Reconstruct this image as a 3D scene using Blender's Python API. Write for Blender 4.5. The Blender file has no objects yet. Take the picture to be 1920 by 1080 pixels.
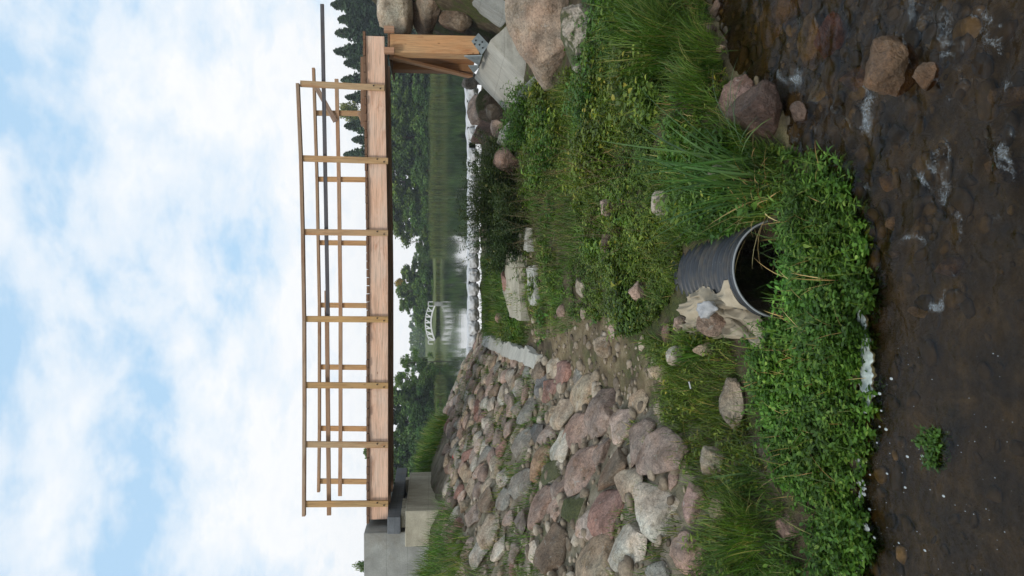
import bpy, bmesh, math, random
import numpy as np
from mathutils import Vector, Matrix
R = math.radians
SC = bpy.context.scene
COL = SC.collection
# ------------------------------------------------------------------ camera, sky, sun, exposure
F, PITCH, CAMZ = 1480.0, R(5.71), 2.2          # focal length in photo pixels, downward pitch, eye height above the stream
cp, sp = math.cos(PITCH), math.sin(PITCH)
cd = bpy.data.cameras.new('camera'); cam = bpy.data.objects.new('camera', cd); COL.objects.link(cam)
cd.sensor_fit = 'HORIZONTAL'; cd.sensor_width = 36; cd.lens = 36*F/1920; cd.clip_start = .05; cd.clip_end = 6000
fw = Vector((0, cp, -sp)); up = Vector((0, sp, cp)); rt = Vector((1, 0, 0))
m = Matrix((-up, rt, -fw)).transposed().to_4x4(); m.translation = (0, 0, CAMZ)      # the photo lies on its side
cam.matrix_world = m; SC.camera = cam
SUN_EL, SUN_AZ = R(42), R(215)                  # azimuth clockwise from +Y: behind the camera, to its left
sd = bpy.data.lights.new('sun', 'SUN'); sun = bpy.data.objects.new('sun', sd); COL.objects.link(sun)
sd.energy = 1.4; sd.angle = R(14); sd.color = (1, .95, .87)
sv = Vector((math.sin(SUN_AZ)*math.cos(SUN_EL), math.cos(SUN_AZ)*math.cos(SUN_EL), math.sin(SUN_EL)))
sun.rotation_euler = sv.to_track_quat('Z', 'Y').to_euler(); sun.location = sv*50
SC.view_settings.view_transform = 'Standard'; SC.view_settings.look = 'None'
SC.view_settings.exposure = 0.5; SC.view_settings.gamma = 1
SC.cycles.max_bounces = 6; SC.cycles.transparent_max_bounces = 12
W = bpy.data.worlds.new('World'); SC.world = W; W.use_nodes = True
def N(nt, t, **kw):
    n = nt.nodes.new(t)
    for k, v in kw.items():
        if k in ('i',):
            for a, b in v.items(): n.inputs[a].default_value = b
        else: setattr(n, k, v)
    return n
def ramp(nt, stops, fac=None, interp='LINEAR'):
    n = nt.nodes.new('ShaderNodeValToRGB'); cr = n.color_ramp; cr.interpolation = interp
    while len(cr.elements) < len(stops): cr.elements.new(.5)
    for e, (p, c) in zip(cr.elements, stops):
        e.position = p; e.color = (c, c, c, 1) if isinstance(c, (int, float)) else (*c, 1)
    if fac is not None: nt.links.new(fac, n.inputs[0])
    return n.outputs[0]
def mixc(nt, fac, a, b, mode='MIX'):
    n = nt.nodes.new('ShaderNodeMix'); n.data_type = 'RGBA'; n.blend_type = mode
    for s, v in ((0, fac), (6, a), (7, b)):
        if hasattr(v, 'node'): nt.links.new(v, n.inputs[s])
        elif isinstance(v, (int, float)): n.inputs[s].default_value = v if s == 0 else (v, v, v, 1)
        else: n.inputs[s].default_value = (*v, 1)
    return n.outputs[2]
def mth(nt, op, a, b=0.0, clamp=False):
    n = nt.nodes.new('ShaderNodeMath'); n.operation = op; n.use_clamp = clamp
    for s, v in ((0, a), (1, b)):
        if hasattr(v, 'node'): nt.links.new(v, n.inputs[s])
        else: n.inputs[s].default_value = v
    return n.outputs[0]
def noise(nt, vec, scale, detail=4, rough=.55, dist=0.0):
    n = N(nt, 'ShaderNodeTexNoise', i={'Scale': scale, 'Detail': detail, 'Roughness': rough, 'Distortion': dist})
    if vec is not None: nt.links.new(vec, n.inputs['Vector'])
    return n.outputs[0]
def mapv(nt, vec, scale=(1, 1, 1), loc=(0, 0, 0)):
    n = nt.nodes.new('ShaderNodeMapping'); n.inputs['Scale'].default_value = scale; n.inputs['Location'].default_value = loc
    nt.links.new(vec, n.inputs[0]); return n.outputs[0]
def sky():
    nt = W.node_tree; nt.nodes.clear()
    out = nt.nodes.new('ShaderNodeOutputWorld'); bg = nt.nodes.new('ShaderNodeBackground')
    st = nt.nodes.new('ShaderNodeTexSky'); st.sky_type = 'NISHITA'; st.sun_disc = False
    st.sun_elevation = SUN_EL; st.sun_rotation = SUN_AZ; st.air_density = 1.0; st.dust_density = 1.5
    tc = nt.nodes.new('ShaderNodeTexCoord')
    sep = nt.nodes.new('ShaderNodeSeparateXYZ'); nt.links.new(tc.outputs['Generated'], sep.inputs[0])
    zz = mth(nt, 'MAXIMUM', sep.outputs[2], 0.0)
    den = mth(nt, 'ADD', zz, .42)
    cx = mth(nt, 'DIVIDE', sep.outputs[0], den); cy = mth(nt, 'DIVIDE', sep.outputs[1], den)
    cmb = nt.nodes.new('ShaderNodeCombineXYZ'); nt.links.new(cx, cmb.inputs[0]); nt.links.new(cy, cmb.inputs[1])
    v = mapv(nt, cmb.outputs[0], (1, 1, 1), (3.1, 1.7, 0))
    n1 = noise(nt, v, 4.2, 9, .58, .15)
    n2 = noise(nt, v, 13.0, 6, .6, .1)
    cov = mth(nt, 'ADD', n1, mth(nt, 'MULTIPLY', mth(nt, 'SUBTRACT', n2, .5), .16))
    # cloud cover thickens to a white veil towards the horizon
    veil = ramp(nt, [(0.02, .34), (.14, .2), (.22, .07), (.32, .0), (.48, .0)], zz)
    cm = ramp(nt, [(.38, .0), (.5, .58), (.66, 1)], mth(nt, 'ADD', cov, veil))
    cs = ramp(nt, [(.3, (6.5, 6.85, 7.2)), (.5, (7.2, 7.3, 7.4)), (.75, (6.8, 7.0, 7.25))], n2)
    blue = mixc(nt, .85, st.outputs[0], (3.75, 5.5, 7.2))
    c = mixc(nt, cm, blue, cs)
    nt.links.new(c, bg.inputs[0]); bg.inputs[1].default_value = .1
    nt.links.new(bg.outputs[0], out.inputs[0])
sky()
rng = np.random.default_rng(7); random.seed(7)
# ------------------------------------------------------------------ pixel <-> world
def ray(ix, iy):
    x = (540-iy)/F; y = (960-ix)/F
    return np.array([x, cp+sp*y, -sp+cp*y])
def at(ix, iy, Y):
    d = ray(ix, iy); d = d*(Y/d[1]); return Vector((d[0], d[1], d[2]+CAMZ))
def project(X, Y, Z):
    z = Z-CAMZ; dep = cp*Y - sp*z; y = sp*Y + cp*z
    return 960-F*y/dep, 540-F*X/dep
def sm(a, b, x):
    t = np.clip((x-a)/(b-a), 0, 1); return t*t*(3-2*t)
def hsh(ix, iy, iz, seed):
    h = (ix.astype(np.int64)*374761393 + iy.astype(np.int64)*668265263 + iz.astype(np.int64)*2147483647 + seed*974711) & 0xffffffff
    h = ((h ^ (h >> 13))*1274126177) & 0xffffffff
    h = ((h ^ (h >> 16))*2246822519) & 0xffffffff
    return ((h ^ (h >> 15)) & 0xffff)/32767.5-1
def vnoise(p, seed=0):
    p = np.asarray(p, float); f = np.floor(p); t = p-f; t = t*t*(3-2*t); f = f.astype(np.int64); r = 0
    for i in (0, 1):
        for j in (0, 1):
            for k in (0, 1):
                w = (t[:, 0] if i else 1-t[:, 0])*(t[:, 1] if j else 1-t[:, 1])*(t[:, 2] if k else 1-t[:, 2])
                r = r + w*hsh(f[:, 0]+i, f[:, 1]+j, f[:, 2]+k, seed)
    return r
def fbm(p, seed=0, oct=4):
    p = np.asarray(p, float); a, s, r = 1.0, 1.0, 0
    for o in range(oct): r = r+a*vnoise(p*s, seed+o*17); a *= .5; s *= 2.03
    return r
def fb2(X, Y, sc, seed=0, oct=4):
    X = np.asarray(X, float); sh = X.shape
    return fbm(np.stack([X.ravel()*sc, np.asarray(Y, float).ravel()*sc, np.zeros(X.size)+.37], 1), seed, oct).reshape(sh)
# ------------------------------------------------------------------ terrain height
def shoreY(X): return np.interp(X, [-8, -4, -1.5, -.17, .4, .7, .81, 1.21, 1.62, 2.29, 4, 8], [3.8, 3.9, 3.95, 3.93, 4.0, 4.3, 4.6, 4.85, 5.67, 6.08, 6.9, 8.2])
def height(X, Y, fine=True):
    X = np.asarray(X, float); Y = np.asarray(Y, float)
    zc = np.interp(Y, [-40, 3.5, 4.0, 4.8, 5.7, 7, 8.15, 9.8, 12, 15, 16.5, 18.3, 18.8, 19.6, 21, 40], [-.1, 0, .05, .13, .35, .5, .62, .85, 1.0, 1.14, 1.08, 1.04, 1.04, .8, .2, -1])
    t = Y-shoreY(X)
    land = zc*sm(-.1, .9, t) + .02
    land = land + .45*np.maximum(0, -.95-X)*sm(.1, 1.6, t)
    cap = 2.25 + .08*np.maximum(0, -4-X)
    land = np.where(X < -2, np.minimum(land, cap+.0*X) , land)
    land = land - .13*np.clip(X-1.2, 0, 1.9)*sm(8.6, 10.5, Y)*sm(17.5, 15, Y)
    land = land + sm(3.7, 5.4, X)*2.6*sm(10.3, 12, Y)*sm(16.5, 14.2, Y)
    land = land + .3*np.maximum(0, X-2.2)*sm(1.5, 4, t)*sm(11, 9, Y)
    bed = -.10 - .26*sm(0, 1.8, -t) - .08*sm(1.2, 3.2, -t)
    z = np.where(t > 0, np.maximum(land, .02*sm(0, .2, t)), bed*sm(-.02, .3, -t))
    z = z - sm(19.2, 24, Y)*5
    if fine:
        z = z + .045*fb2(X, Y, 1.7, 3, 3)*sm(-.2, .6, t) + .012*fb2(X, Y, 9, 5, 2)
    hw = np.interp(Y, [4.55, 4.7, 4.8, 5.2, 5.5], [0, .27, .25, .2, .1]); k = (np.abs(X-.12) < hw) & (Y < 5.5)
    z = np.where(k, np.minimum(z, -.2), z)
    return z
def H(x, y): return float(height(np.array([x]), np.array([y]))[0])
def ground(ix, iy, y0=1.2, y1=19.0):
    d = ray(ix, iy); ys = np.arange(y0, y1, .02); s = ys/d[1]
    z = CAMZ+s*d[2]; h = height(s*d[0], ys)
    k = np.argmax(h >= z) if (h >= z).any() else len(ys)-1
    return Vector((s[k]*d[0], ys[k], h[k]))
def normal(x, y, e=.25):
    return Vector((H(x-e, y)-H(x+e, y), H(x, y-e)-H(x, y+e), 2*e)).normalized()
def inpoly(px, py, poly):
    r = np.zeros(px.shape, bool); n = len(poly)
    for i in range(n):
        x1, y1 = poly[i]; x2, y2 = poly[(i+1) % n]
        c = ((y1 > py) != (y2 > py)); xx = x1+(py-y1)*(x2-x1)/((y2-y1) or 1e-9)
        r ^= c & (px < xx)
    return r
def scatter(polys, dens, box=(-5, 6, 3.4, 19), seed=1, lim=200000):
    """points on the ground inside the given outlines of the place; dens per m2, may fall with distance"""
    g = np.random.default_rng(seed); a = (box[1]-box[0])*(box[3]-box[2])
    dmax = dens if not callable(dens) else float(np.max(dens(np.linspace(box[2], box[3], 50))))
    n = int(a*dmax); X = g.uniform(box[0], box[1], n); Y = g.uniform(box[2], box[3], n)
    if callable(dens):
        k = g.random(n) < dens(Y)/dmax; X, Y = X[k], Y[k]
    Z = height(X, Y); px, py = project(X, Y, Z); k = np.zeros(len(X), bool)
    for p in polys: k |= inpoly(px, py, p)
    return X[k][:lim], Y[k][:lim], Z[k][:lim]
# ------------------------------------------------------------------ object helpers
def tag(o, label=None, cat=None, group=None, kind=None):
    if label: o['label'] = label
    if cat: o['category'] = cat
    if group: o['group'] = group
    if kind: o['kind'] = kind
    return o
def mesh(name, V, Fc, mat, smooth=True):
    me = bpy.data.meshes.new(name); V = np.asarray(V, np.float32)
    if isinstance(Fc, np.ndarray):
        nf, k = Fc.shape; me.vertices.add(len(V)); me.vertices.foreach_set('co', V.ravel())
        me.loops.add(nf*k); me.loops.foreach_set('vertex_index', Fc.astype(np.int32).ravel())
        me.polygons.add(nf); me.polygons.foreach_set('loop_start', np.arange(0, nf*k, k, dtype=np.int32))
        me.update(calc_edges=True)
    else: me.from_pydata([tuple(map(float, v)) for v in V], [], Fc); me.update()
    if smooth: me.polygons.foreach_set('use_smooth', np.ones(len(me.polygons), bool))
    if mat: me.materials.append(mat)
    return me
def link(name, me, parent=None, mw=None, color=None):
    o = bpy.data.objects.new(name, me); COL.objects.link(o)
    if mw is not None: o.matrix_world = mw
    if parent is not None:
        o.parent = parent; o.matrix_parent_inverse = Matrix.Translation(parent.location).inverted()
    if color is not None: o.color = (*color, 1)
    return o
def empty(name, loc, label, cat, group=None):
    o = bpy.data.objects.new(name, None); COL.objects.link(o); o.location = loc; o.empty_display_size = .2
    return tag(o, label, cat, group)
def boxmesh(name, sx, sy, sz, mat, bev=.006, jitter=0, seed=0, cuts=0):
    bm = bmesh.new(); bmesh.ops.create_cube(bm, size=1)
    for v in bm.verts: v.co = Vector((v.co.x*sx, v.co.y*sy, v.co.z*sz))
    if bev: bmesh.ops.bevel(bm, geom=list(bm.edges), offset=bev, segments=2, affect='EDGES', profile=.6)
    if cuts:
        bmesh.ops.subdivide_edges(bm, edges=list(bm.edges), cuts=cuts, use_grid_fill=True)
    if jitter:
        bm.verts.ensure_lookup_table(); P = np.array([v.co for v in bm.verts]); d = fbm(P*4+seed*9.1, seed, 4)*jitter
        for v, k in zip(bm.verts, d): v.co += v.co.normalized()*k
    me = bpy.data.meshes.new(name); bm.to_mesh(me); bm.free(); me.materials.append(mat); return me
def frame(x, y, z, o):
    return Matrix(((x[0], y[0], z[0], o[0]), (x[1], y[1], z[1], o[1]), (x[2], y[2], z[2], o[2]), (0, 0, 0, 1)))
def bar(name, p0, p1, w, h, mat, parent=None, color=None, side=Vector((0, 1, 0)), bev=.006):
    """timber from p0 to p1; w across 'side', h across the third axis"""
    p0, p1 = Vector(p0), Vector(p1); x = (p1-p0).normalized(); L = (p1-p0).length
    z = x.cross(side).normalized(); y = z.cross(x)
    return link(name, boxmesh(name, L, w, h, mat, bev), parent, frame(x, y, z, (p0+p1)/2), color)
# ------------------------------------------------------------------ materials
def mat_new(name):
    mt = bpy.data.materials.new(name); mt.use_nodes = True; nt = mt.node_tree; nt.nodes.clear()
    o = nt.nodes.new('ShaderNodeOutputMaterial'); b = nt.nodes.new('ShaderNodeBsdfPrincipled')
    nt.links.new(b.outputs[0], o.inputs[0]); b.inputs['Specular IOR Level'].default_value = .35
    return mt, nt, b
def bump(nt, b, h, strength=.5, dist=.02):
    n = nt.nodes.new('ShaderNodeBump'); n.inputs['Strength'].default_value = strength; n.inputs['Distance'].default_value = dist
    nt.links.new(h, n.inputs['Height']); nt.links.new(n.outputs[0], b.inputs['Normal'])
def objvec(nt):
    tc = nt.nodes.new('ShaderNodeTexCoord'); oi = nt.nodes.new('ShaderNodeObjectInfo')
    a = nt.nodes.new('ShaderNodeVectorMath'); a.operation = 'ADD'; nt.links.new(tc.outputs['Object'], a.inputs[0])
    s = nt.nodes.new('ShaderNodeVectorMath'); s.operation = 'SCALE'; s.inputs[0].default_value = (37, 53, 71)
    nt.links.new(oi.outputs['Random'], s.inputs['Scale']); nt.links.new(s.outputs[0], a.inputs[1])
    return a.outputs[0], oi
def stone_mat(name, rough=.85, moss=0.0, lichen=.5, dark=1.0, spec=.3):
    mt, nt, b = mat_new(name); v, oi = objvec(nt)
    big = ramp(nt, [(.3, .5), (.5, .95), (.7, 1.3)], noise(nt, v, 5, 5, .6))
    mid = ramp(nt, [(.3, .6), (.5, 1.0), (.72, 1.3)], noise(nt, v, 38, 5, .7))
    sp_ = ramp(nt, [(.32, .45), (.45, 1), (.6, 1), (.72, 1.6)], noise(nt, v, 170, 2, .6))
    bw = nt.nodes.new('ShaderNodeHueSaturation'); bw.inputs['Saturation'].default_value = .78; bw.inputs['Value'].default_value = 1.06; nt.links.new(mixc(nt, 1, oi.outputs['Color'], (1.1, 1, .85), 'MULTIPLY'), bw.inputs['Color'])
    c = mixc(nt, 1, bw.outputs[0], big, 'MULTIPLY'); c = mixc(nt, 1, c, mid, 'MULTIPLY'); c = mixc(nt, .55, c, mixc(nt, 1, c, sp_, 'MULTIPLY'))
    hue = mixc(nt, .3, c, mixc(nt, 1, c, ramp(nt, [(.35, (.8, 1.05, 1.15)), (.65, (1.25, .95, .8))], noise(nt, v, 3.2, 3)), 'MULTIPLY'))
    ck = ramp(nt, [(.47, 1), (.495, .45), (.52, 1)], noise(nt, v, 8, 5, .6, .8))
    hue = mixc(nt, .6, hue, mixc(nt, 1, hue, ck, 'MULTIPLY'))
    li = ramp(nt, [(.60, 0), (.66, 1)], noise(nt, v, 14, 6, .7, .5))
    c = mixc(nt, mth(nt, 'MULTIPLY', li, lichen), hue, (.42*dark, .42*dark, .38*dark))
    di = ramp(nt, [(.50, 0), (.66, .75)], noise(nt, v, 7, 6, .7, .4))
    c = mixc(nt, di, c, mixc(nt, 1, c, (.62, .54, .42), 'MULTIPLY'))
    if moss > 0:
        geo = nt.nodes.new('ShaderNodeNewGeometry'); s = nt.nodes.new('ShaderNodeSeparateXYZ'); nt.links.new(geo.outputs['Normal'], s.inputs[0])
        f = mth(nt, 'ADD', mth(nt, 'MULTIPLY', s.outputs[2], .35), noise(nt, v, 6, 5, .65))
        f = ramp(nt, [(.78-moss*.25, 0), (.90-moss*.25, 1)], f)
        mc = ramp(nt, [(.35, (.025, .035, .008)), (.65, (.075, .085, .02))], noise(nt, v, 45, 4))
        c = mixc(nt, mth(nt, 'MULTIPLY', f, .9), c, mc)
    nt.links.new(c, b.inputs['Base Color']); b.inputs['Roughness'].default_value = rough; b.inputs['Specular IOR Level'].default_value = spec
    h = mth(nt, 'ADD', mth(nt, 'MULTIPLY', noise(nt, v, 13, 7, .7), 1.2), mth(nt, 'MULTIPLY', noise(nt, v, 90, 4, .6), .3))
    bump(nt, b, h, 1, .04); return mt
M = {}
M['stone'] = stone_mat('granite'); M['mossy'] = stone_mat('mossy_granite', .9, .75, .4)
M['part_mossy'] = stone_mat('part_mossy_granite', .9, .5, .5)
M['wet'] = stone_mat('wet_granite', .28, 0, .12, .6, .5); M['bedstone'] = stone_mat('bed_stone', .6, 0, .15, .6)
def concrete(name, base, lo=.75, hi=1.15, stain=(.16, .13, .09), warm=.5):
    mt, nt, b = mat_new(name); v, oi = objvec(nt)
    c = mixc(nt, 1, base, ramp(nt, [(.3, lo), (.7, hi)], noise(nt, v, 2.4, 6, .62)), 'MULTIPLY')
    c = mixc(nt, 1, c, ramp(nt, [(.25, .8), (.6, 1.06)], noise(nt, v, 70, 4, .7)), 'MULTIPLY')
    c = mixc(nt, mth(nt, 'MULTIPLY', ramp(nt, [(.5, 0), (.68, 1)], noise(nt, v, 1.7, 5, .7, .6)), warm), c, stain)
    c = mixc(nt, mth(nt, 'MULTIPLY', ramp(nt, [(.70, 0), (.76, 1)], noise(nt, v, 22, 3, .6)), .6), c, (base[0]*.35, base[1]*.34, base[2]*.3))
    st_ = noise(nt, mapv(nt, v, (1, 9, 1.2)), 3, 4, .6)
    c = mixc(nt, .35, c, mixc(nt, 1, c, ramp(nt, [(.35, .5), (.65, 1.2)], st_), 'MULTIPLY'))
    sp3 = nt.nodes.new('ShaderNodeSeparateXYZ'); tcc = nt.nodes.new('ShaderNodeTexCoord'); nt.links.new(tcc.outputs['Object'], sp3.inputs[0])
    fl = ramp(nt, [(.0, .72), (.03, 1), (.97, 1), (1, .72)], mth(nt, 'FRACT', mth(nt, 'ADD', mth(nt, 'MULTIPLY', sp3.outputs[2], 3.1), mth(nt, 'MULTIPLY', noise(nt, v, 3, 3), .06))))
    c = mixc(nt, .8, c, mixc(nt, 1, c, fl, 'MULTIPLY'))
    nt.links.new(c, b.inputs['Base Color']); b.inputs['Roughness'].default_value = .92
    bump(nt, b, mth(nt, 'ADD', noise(nt, v, 35, 6, .7), mth(nt, 'MULTIPLY', st_, .5)), .45, .012); return mt
M['conc_warm'] = concrete('warm_concrete', (.40, .37, .285)); M['conc'] = concrete('grey_concrete', (.31, .315, .29))
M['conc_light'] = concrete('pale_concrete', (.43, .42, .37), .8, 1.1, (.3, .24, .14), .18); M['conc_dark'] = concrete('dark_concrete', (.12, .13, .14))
def wood(name='timber'):
    mt, nt, b = mat_new(name); v, oi = objvec(nt)
    g = noise(nt, mapv(nt, v, (1.3, 30, 30)), 2.2, 6, .65, .6)
    c = mixc(nt, 1, oi.outputs['Color'], ramp(nt, [(.28, .55), (.5, 1.0), (.72, 1.2)], g), 'MULTIPLY')
    c = mixc(nt, .5, c, mixc(nt, 1, c, ramp(nt, [(.35, (1.1, .86, .7)), (.65, (.95, 1.0, 1.04))], noise(nt, mapv(nt, v, (1, 2.5, 2.5)), 1.6, 4, .6)), 'MULTIPLY'))
    vo = N(nt, 'ShaderNodeTexVoronoi', i={'Scale': 3.1}); nt.links.new(mapv(nt, v, (1, 2.2, 2.2)), vo.inputs['Vector'])
    k = ramp(nt, [(.035, 1), (.09, 0)], vo.outputs['Distance'])
    c = mixc(nt, mth(nt, 'MULTIPLY', k, .75), c, (.14, .06, .025))
    stn = ramp(nt, [(.54, 0), (.72, 1)], noise(nt, mapv(nt, v, (1.2, 5, 5)), 1.5, 5, .7, .8))
    c = mixc(nt, mth(nt, 'MULTIPLY', stn, .55), c, mixc(nt, 1, c, (.62, .36, .22), 'MULTIPLY'))
    nt.links.new(c, b.inputs['Base Color']); b.inputs['Roughness'].default_value = .75
    bump(nt, b, g, .35, .006); return mt
M['wood'] = wood()
def flat(name, col, rough=.6, var=.25, scale=8, metal=0.0, bmp=.3):
    mt, nt, b = mat_new(name); v, oi = objvec(nt)
    c = mixc(nt, 1, col, ramp(nt, [(.3, 1-var), (.7, 1+var)], noise(nt, v, scale, 5, .65)), 'MULTIPLY')
    nt.links.new(c, b.inputs['Base Color']); b.inputs['Roughness'].default_value = rough; b.inputs['Metallic'].default_value = metal
    bump(nt, b, noise(nt, v, scale*6, 4, .6), bmp, .005); return mt
def leaf_mat(name, stops, rough=.5, spec=.35, trans=.3):
    mt, nt, b = mat_new(name); g = nt.nodes.new('ShaderNodeNewGeometry'); oi = nt.nodes.new('ShaderNodeObjectInfo')
    c = ramp(nt, stops, g.outputs['Random Per Island'])
    tc = nt.nodes.new('ShaderNodeTexCoord')
    c = mixc(nt, 1, c, ramp(nt, [(.32, .5), (.5, .95), (.68, 1.55)], noise(nt, tc.outputs['Object'], 2.2, 5, .65)), 'MULTIPLY')
    c = mixc(nt, .7, c, mixc(nt, 1, c, ramp(nt, [(.38, (.72, 1.0, .9)), (.62, (1.2, 1.03, .8))], noise(nt, mapv(nt, tc.outputs['Object'], loc=(7, 3, 1)), .9, 4, .6)), 'MULTIPLY'))
    c = mixc(nt, 1, c, oi.outputs['Color'], 'MULTIPLY')
    nt.links.new(c, b.inputs['Base Color']); b.inputs['Roughness'].default_value = rough; b.inputs['Specular IOR Level'].default_value = spec
    t = nt.nodes.new('ShaderNodeBsdfTranslucent'); nt.links.new(mixc(nt, 1, c, (1.2, 1.3, .5), 'MULTIPLY'), t.inputs[0])
    ms = nt.nodes.new('ShaderNodeMixShader'); ms.inputs[0].default_value = trans
    nt.links.new(b.outputs[0], ms.inputs[1]); nt.links.new(t.outputs[0], ms.inputs[2])
    o = [n for n in nt.nodes if n.type == 'OUTPUT_MATERIAL'][0]; nt.links.new(ms.outputs[0], o.inputs[0]); return mt
M['cress'] = leaf_mat('cress_leaf', [(0, (.034, .085, .012)), (.5, (.06, .148, .018)), (.85, (.105, .22, .03)), (1, (.19, .3, .06))])
M['herb'] = leaf_mat('herb_leaf', [(0, (.055, .095, .016)), (.5, (.105, .165, .025)), (.92, (.175, .235, .036)), (1, (.34, .31, .05))])
M['nettle'] = leaf_mat('nettle_leaf', [(0, (.04, .09, .014)), (.6, (.075, .16, .022)), (1, (.12, .21, .035))])
M['weed'] = leaf_mat('weed_leaf', [(0, (.03, .05, .018)), (.6, (.055, .082, .026)), (.93, (.085, .115, .036)), (1, (.16, .13, .06))], .6)
M['grass'] = leaf_mat('grass_blade', [(0, (.038, .078, .012)), (.5, (.078, .148, .02)), (.85, (.13, .21, .034)), (.95, (.22, .2, .06)), (1, (.36, .28, .12))], .5)
M['reed'] = leaf_mat('reed_blade', [(0, (.04, .085, .025)), (.6, (.065, .125, .036)), (1, (.11, .18, .05))], .4, .45)
M['dry'] = leaf_mat('dry_blade', [(0, (.32, .19, .08)), (.6, (.46, .31, .14)), (1, (.6, .47, .25))], .7, .2, .15)
M['stalk'] = leaf_mat('dry_stalk', [(0, (.09, .065, .04)), (1, (.2, .15, .09))], .8, .2, .1)
M['tree'] = leaf_mat('tree_leaf', [(0, (.06, .10, .03)), (.6, (.12, .185, .05)), (1, (.2, .26, .07))], .6, .25, .25)
M['needle'] = leaf_mat('spruce_needles', [(0, (.026, .052, .024)), (.6, (.044, .08, .036)), (1, (.072, .115, .048))], .6, .25, .1)
M['farreed'] = leaf_mat('far_reed', [(0, (.07, .09, .028)), (.6, (.11, .14, .04)), (1, (.17, .18, .06))], .6, .2, .2)
M['bark'] = flat('bark', (.10, .08, .06), .9, .4, 5)
M['birch'] = flat('birch_bark', (.5, .48, .44), .8, .4, 3)
M['white'] = flat('white_paint', (.7, .7, .68), .5, .05, 3)
M['bag'] = flat('sandbag_weave', (.46, .465, .465), .75, .25, 5, 0, .8)
M['sheet'] = flat('white_sheet', (.46, .47, .48), .6, .08, 3)
M['steel'] = flat('galvanised_steel', (.30, .34, .35), .5, .25, 9, .6)
M['rust'] = flat('rusty_steel', (.13, .06, .035), .8, .4, 20)
M['black'] = flat('dark_bolt', (.02, .02, .02), .5, .1)
M['fabric'] = flat('tan_fabric', (.30, .255, .185), .85, .3, 5, 0, .5)
M['foam'] = flat('foam', (.36, .41, .385), .85, .3, 30, 0, .5)
M['bubble'] = flat('foam_bubble', (.36, .39, .38), .5, .2, 40)
M['litterbag'] = flat('grey_plastic', (.3, .3, .3), .35, .3, 20, 0, 1)
M['red'] = flat('red_plastic', (.6, .05, .04), .4, .1)
# ------------------------------------------------------------------ ground, stream bed, water, lake
BARE = [[(1020, 575), (1045, 700), (1120, 720), (1200, 760), (1245, 700), (1245, 655), (1180, 640), (1150, 590), (1090, 600)],
        [(985, 440), (985, 640), (1035, 640), (1015, 560), (1005, 450)]]
def build_ground():
    xs = np.concatenate([np.linspace(-60, -7, 30, endpoint=False), np.arange(-7, 7.01, .05), np.linspace(7.5, 60, 30)])
    ys = np.concatenate([np.linspace(-30, .3, 16, endpoint=False), np.arange(.3, 21, .05), np.linspace(21.5, 60, 20)])
    X, Y = np.meshgrid(xs, ys); Z = height(X, Y)
    nx, ny = len(xs), len(ys); i = np.arange(nx*ny).reshape(ny, nx)
    Fq = np.stack([i[:-1, :-1], i[:-1, 1:], i[1:, 1:], i[1:, :-1]], -1).reshape(-1, 4)
    mt, nt, b = mat_new('soil')
    tc = nt.nodes.new('ShaderNodeTexCoord'); v = tc.outputs['Object']
    at_ = nt.nodes.new('ShaderNodeAttribute'); at_.attribute_name = 'zone'
    s = nt.nodes.new('ShaderNodeSeparateColor'); nt.links.new(at_.outputs['Color'], s.inputs[0])
    soil = ramp(nt, [(.3, (.03, .022, .012)), (.5, (.075, .056, .032)), (.7, (.14, .11, .065))], noise(nt, v, 7, 7, .68))
    moss = ramp(nt, [(.35, (.03, .045, .01)), (.65, (.085, .10, .022))], noise(nt, v, 25, 5, .65))
    soil = mixc(nt, ramp(nt, [(.45, 0), (.58, .85)], noise(nt, v, 3.3, 5, .6)), soil, moss)
    mort = ramp(nt, [(.3, (.13, .105, .07)), (.5, (.24, .205, .15)), (.72, (.36, .32, .25))], noise(nt, v, 6, 7, .7))
    mort = mixc(nt, ramp(nt, [(.52, 0), (.66, .8)], noise(nt, v, 2.2, 5, .65)), mort, (.05, .048, .022))
    sand = ramp(nt, [(.3, (.10, .07, .035)), (.5, (.19, .145, .08)), (.7, (.31, .25, .16))], noise(nt, v, 9, 7, .7))
    bed = ramp(nt, [(.3, (.03, .024, .015)), (.5, (.095, .075, .042)), (.68, (.20, .16, .085))], noise(nt, v, 5, 8, .7, .4))
    c = mixc(nt, s.outputs[0], soil, mort); c = mixc(nt, s.outputs[1], c, sand); c = mixc(nt, s.outputs[2], c, bed)
    nt.links.new(c, b.inputs['Base Color']); b.inputs['Roughness'].default_value = .95
    bump(nt, b, mth(nt, 'ADD', noise(nt, v, 20, 7, .7), mth(nt, 'MULTIPLY', noise(nt, v, 90, 4, .6), .4)), .9, .04)
    me = mesh('ground', np.stack([X, Y, Z], -1).reshape(-1, 3), Fq, mt)
    px, py = project(X.ravel(), np.maximum(Y.ravel(), .5), Z.ravel()); sa = np.zeros(X.size)
    for p in BARE: sa = np.maximum(sa, inpoly(px, py, p)*1.0)
    n = fb2(X, Y, 3, 21).ravel(); sa *= np.clip(.6+n, 0, 1)
    mo = (sm(-.9, -1.05, X)*sm(.3, 1.2, Y-shoreY(X))*sm(2.35, 2.0, Z)).ravel()*np.clip(.85+.5*n, 0, 1)
    be = sm(.15, -.05, Y-shoreY(X)).ravel()
    a = me.color_attributes.new('zone', 'FLOAT_COLOR', 'POINT')
    a.data.foreach_set('color', np.stack([mo, sa, be, np.ones_like(mo)], 1).astype(np.float32).ravel())
    tag(link('ground', me), kind='structure')
build_ground()
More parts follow.
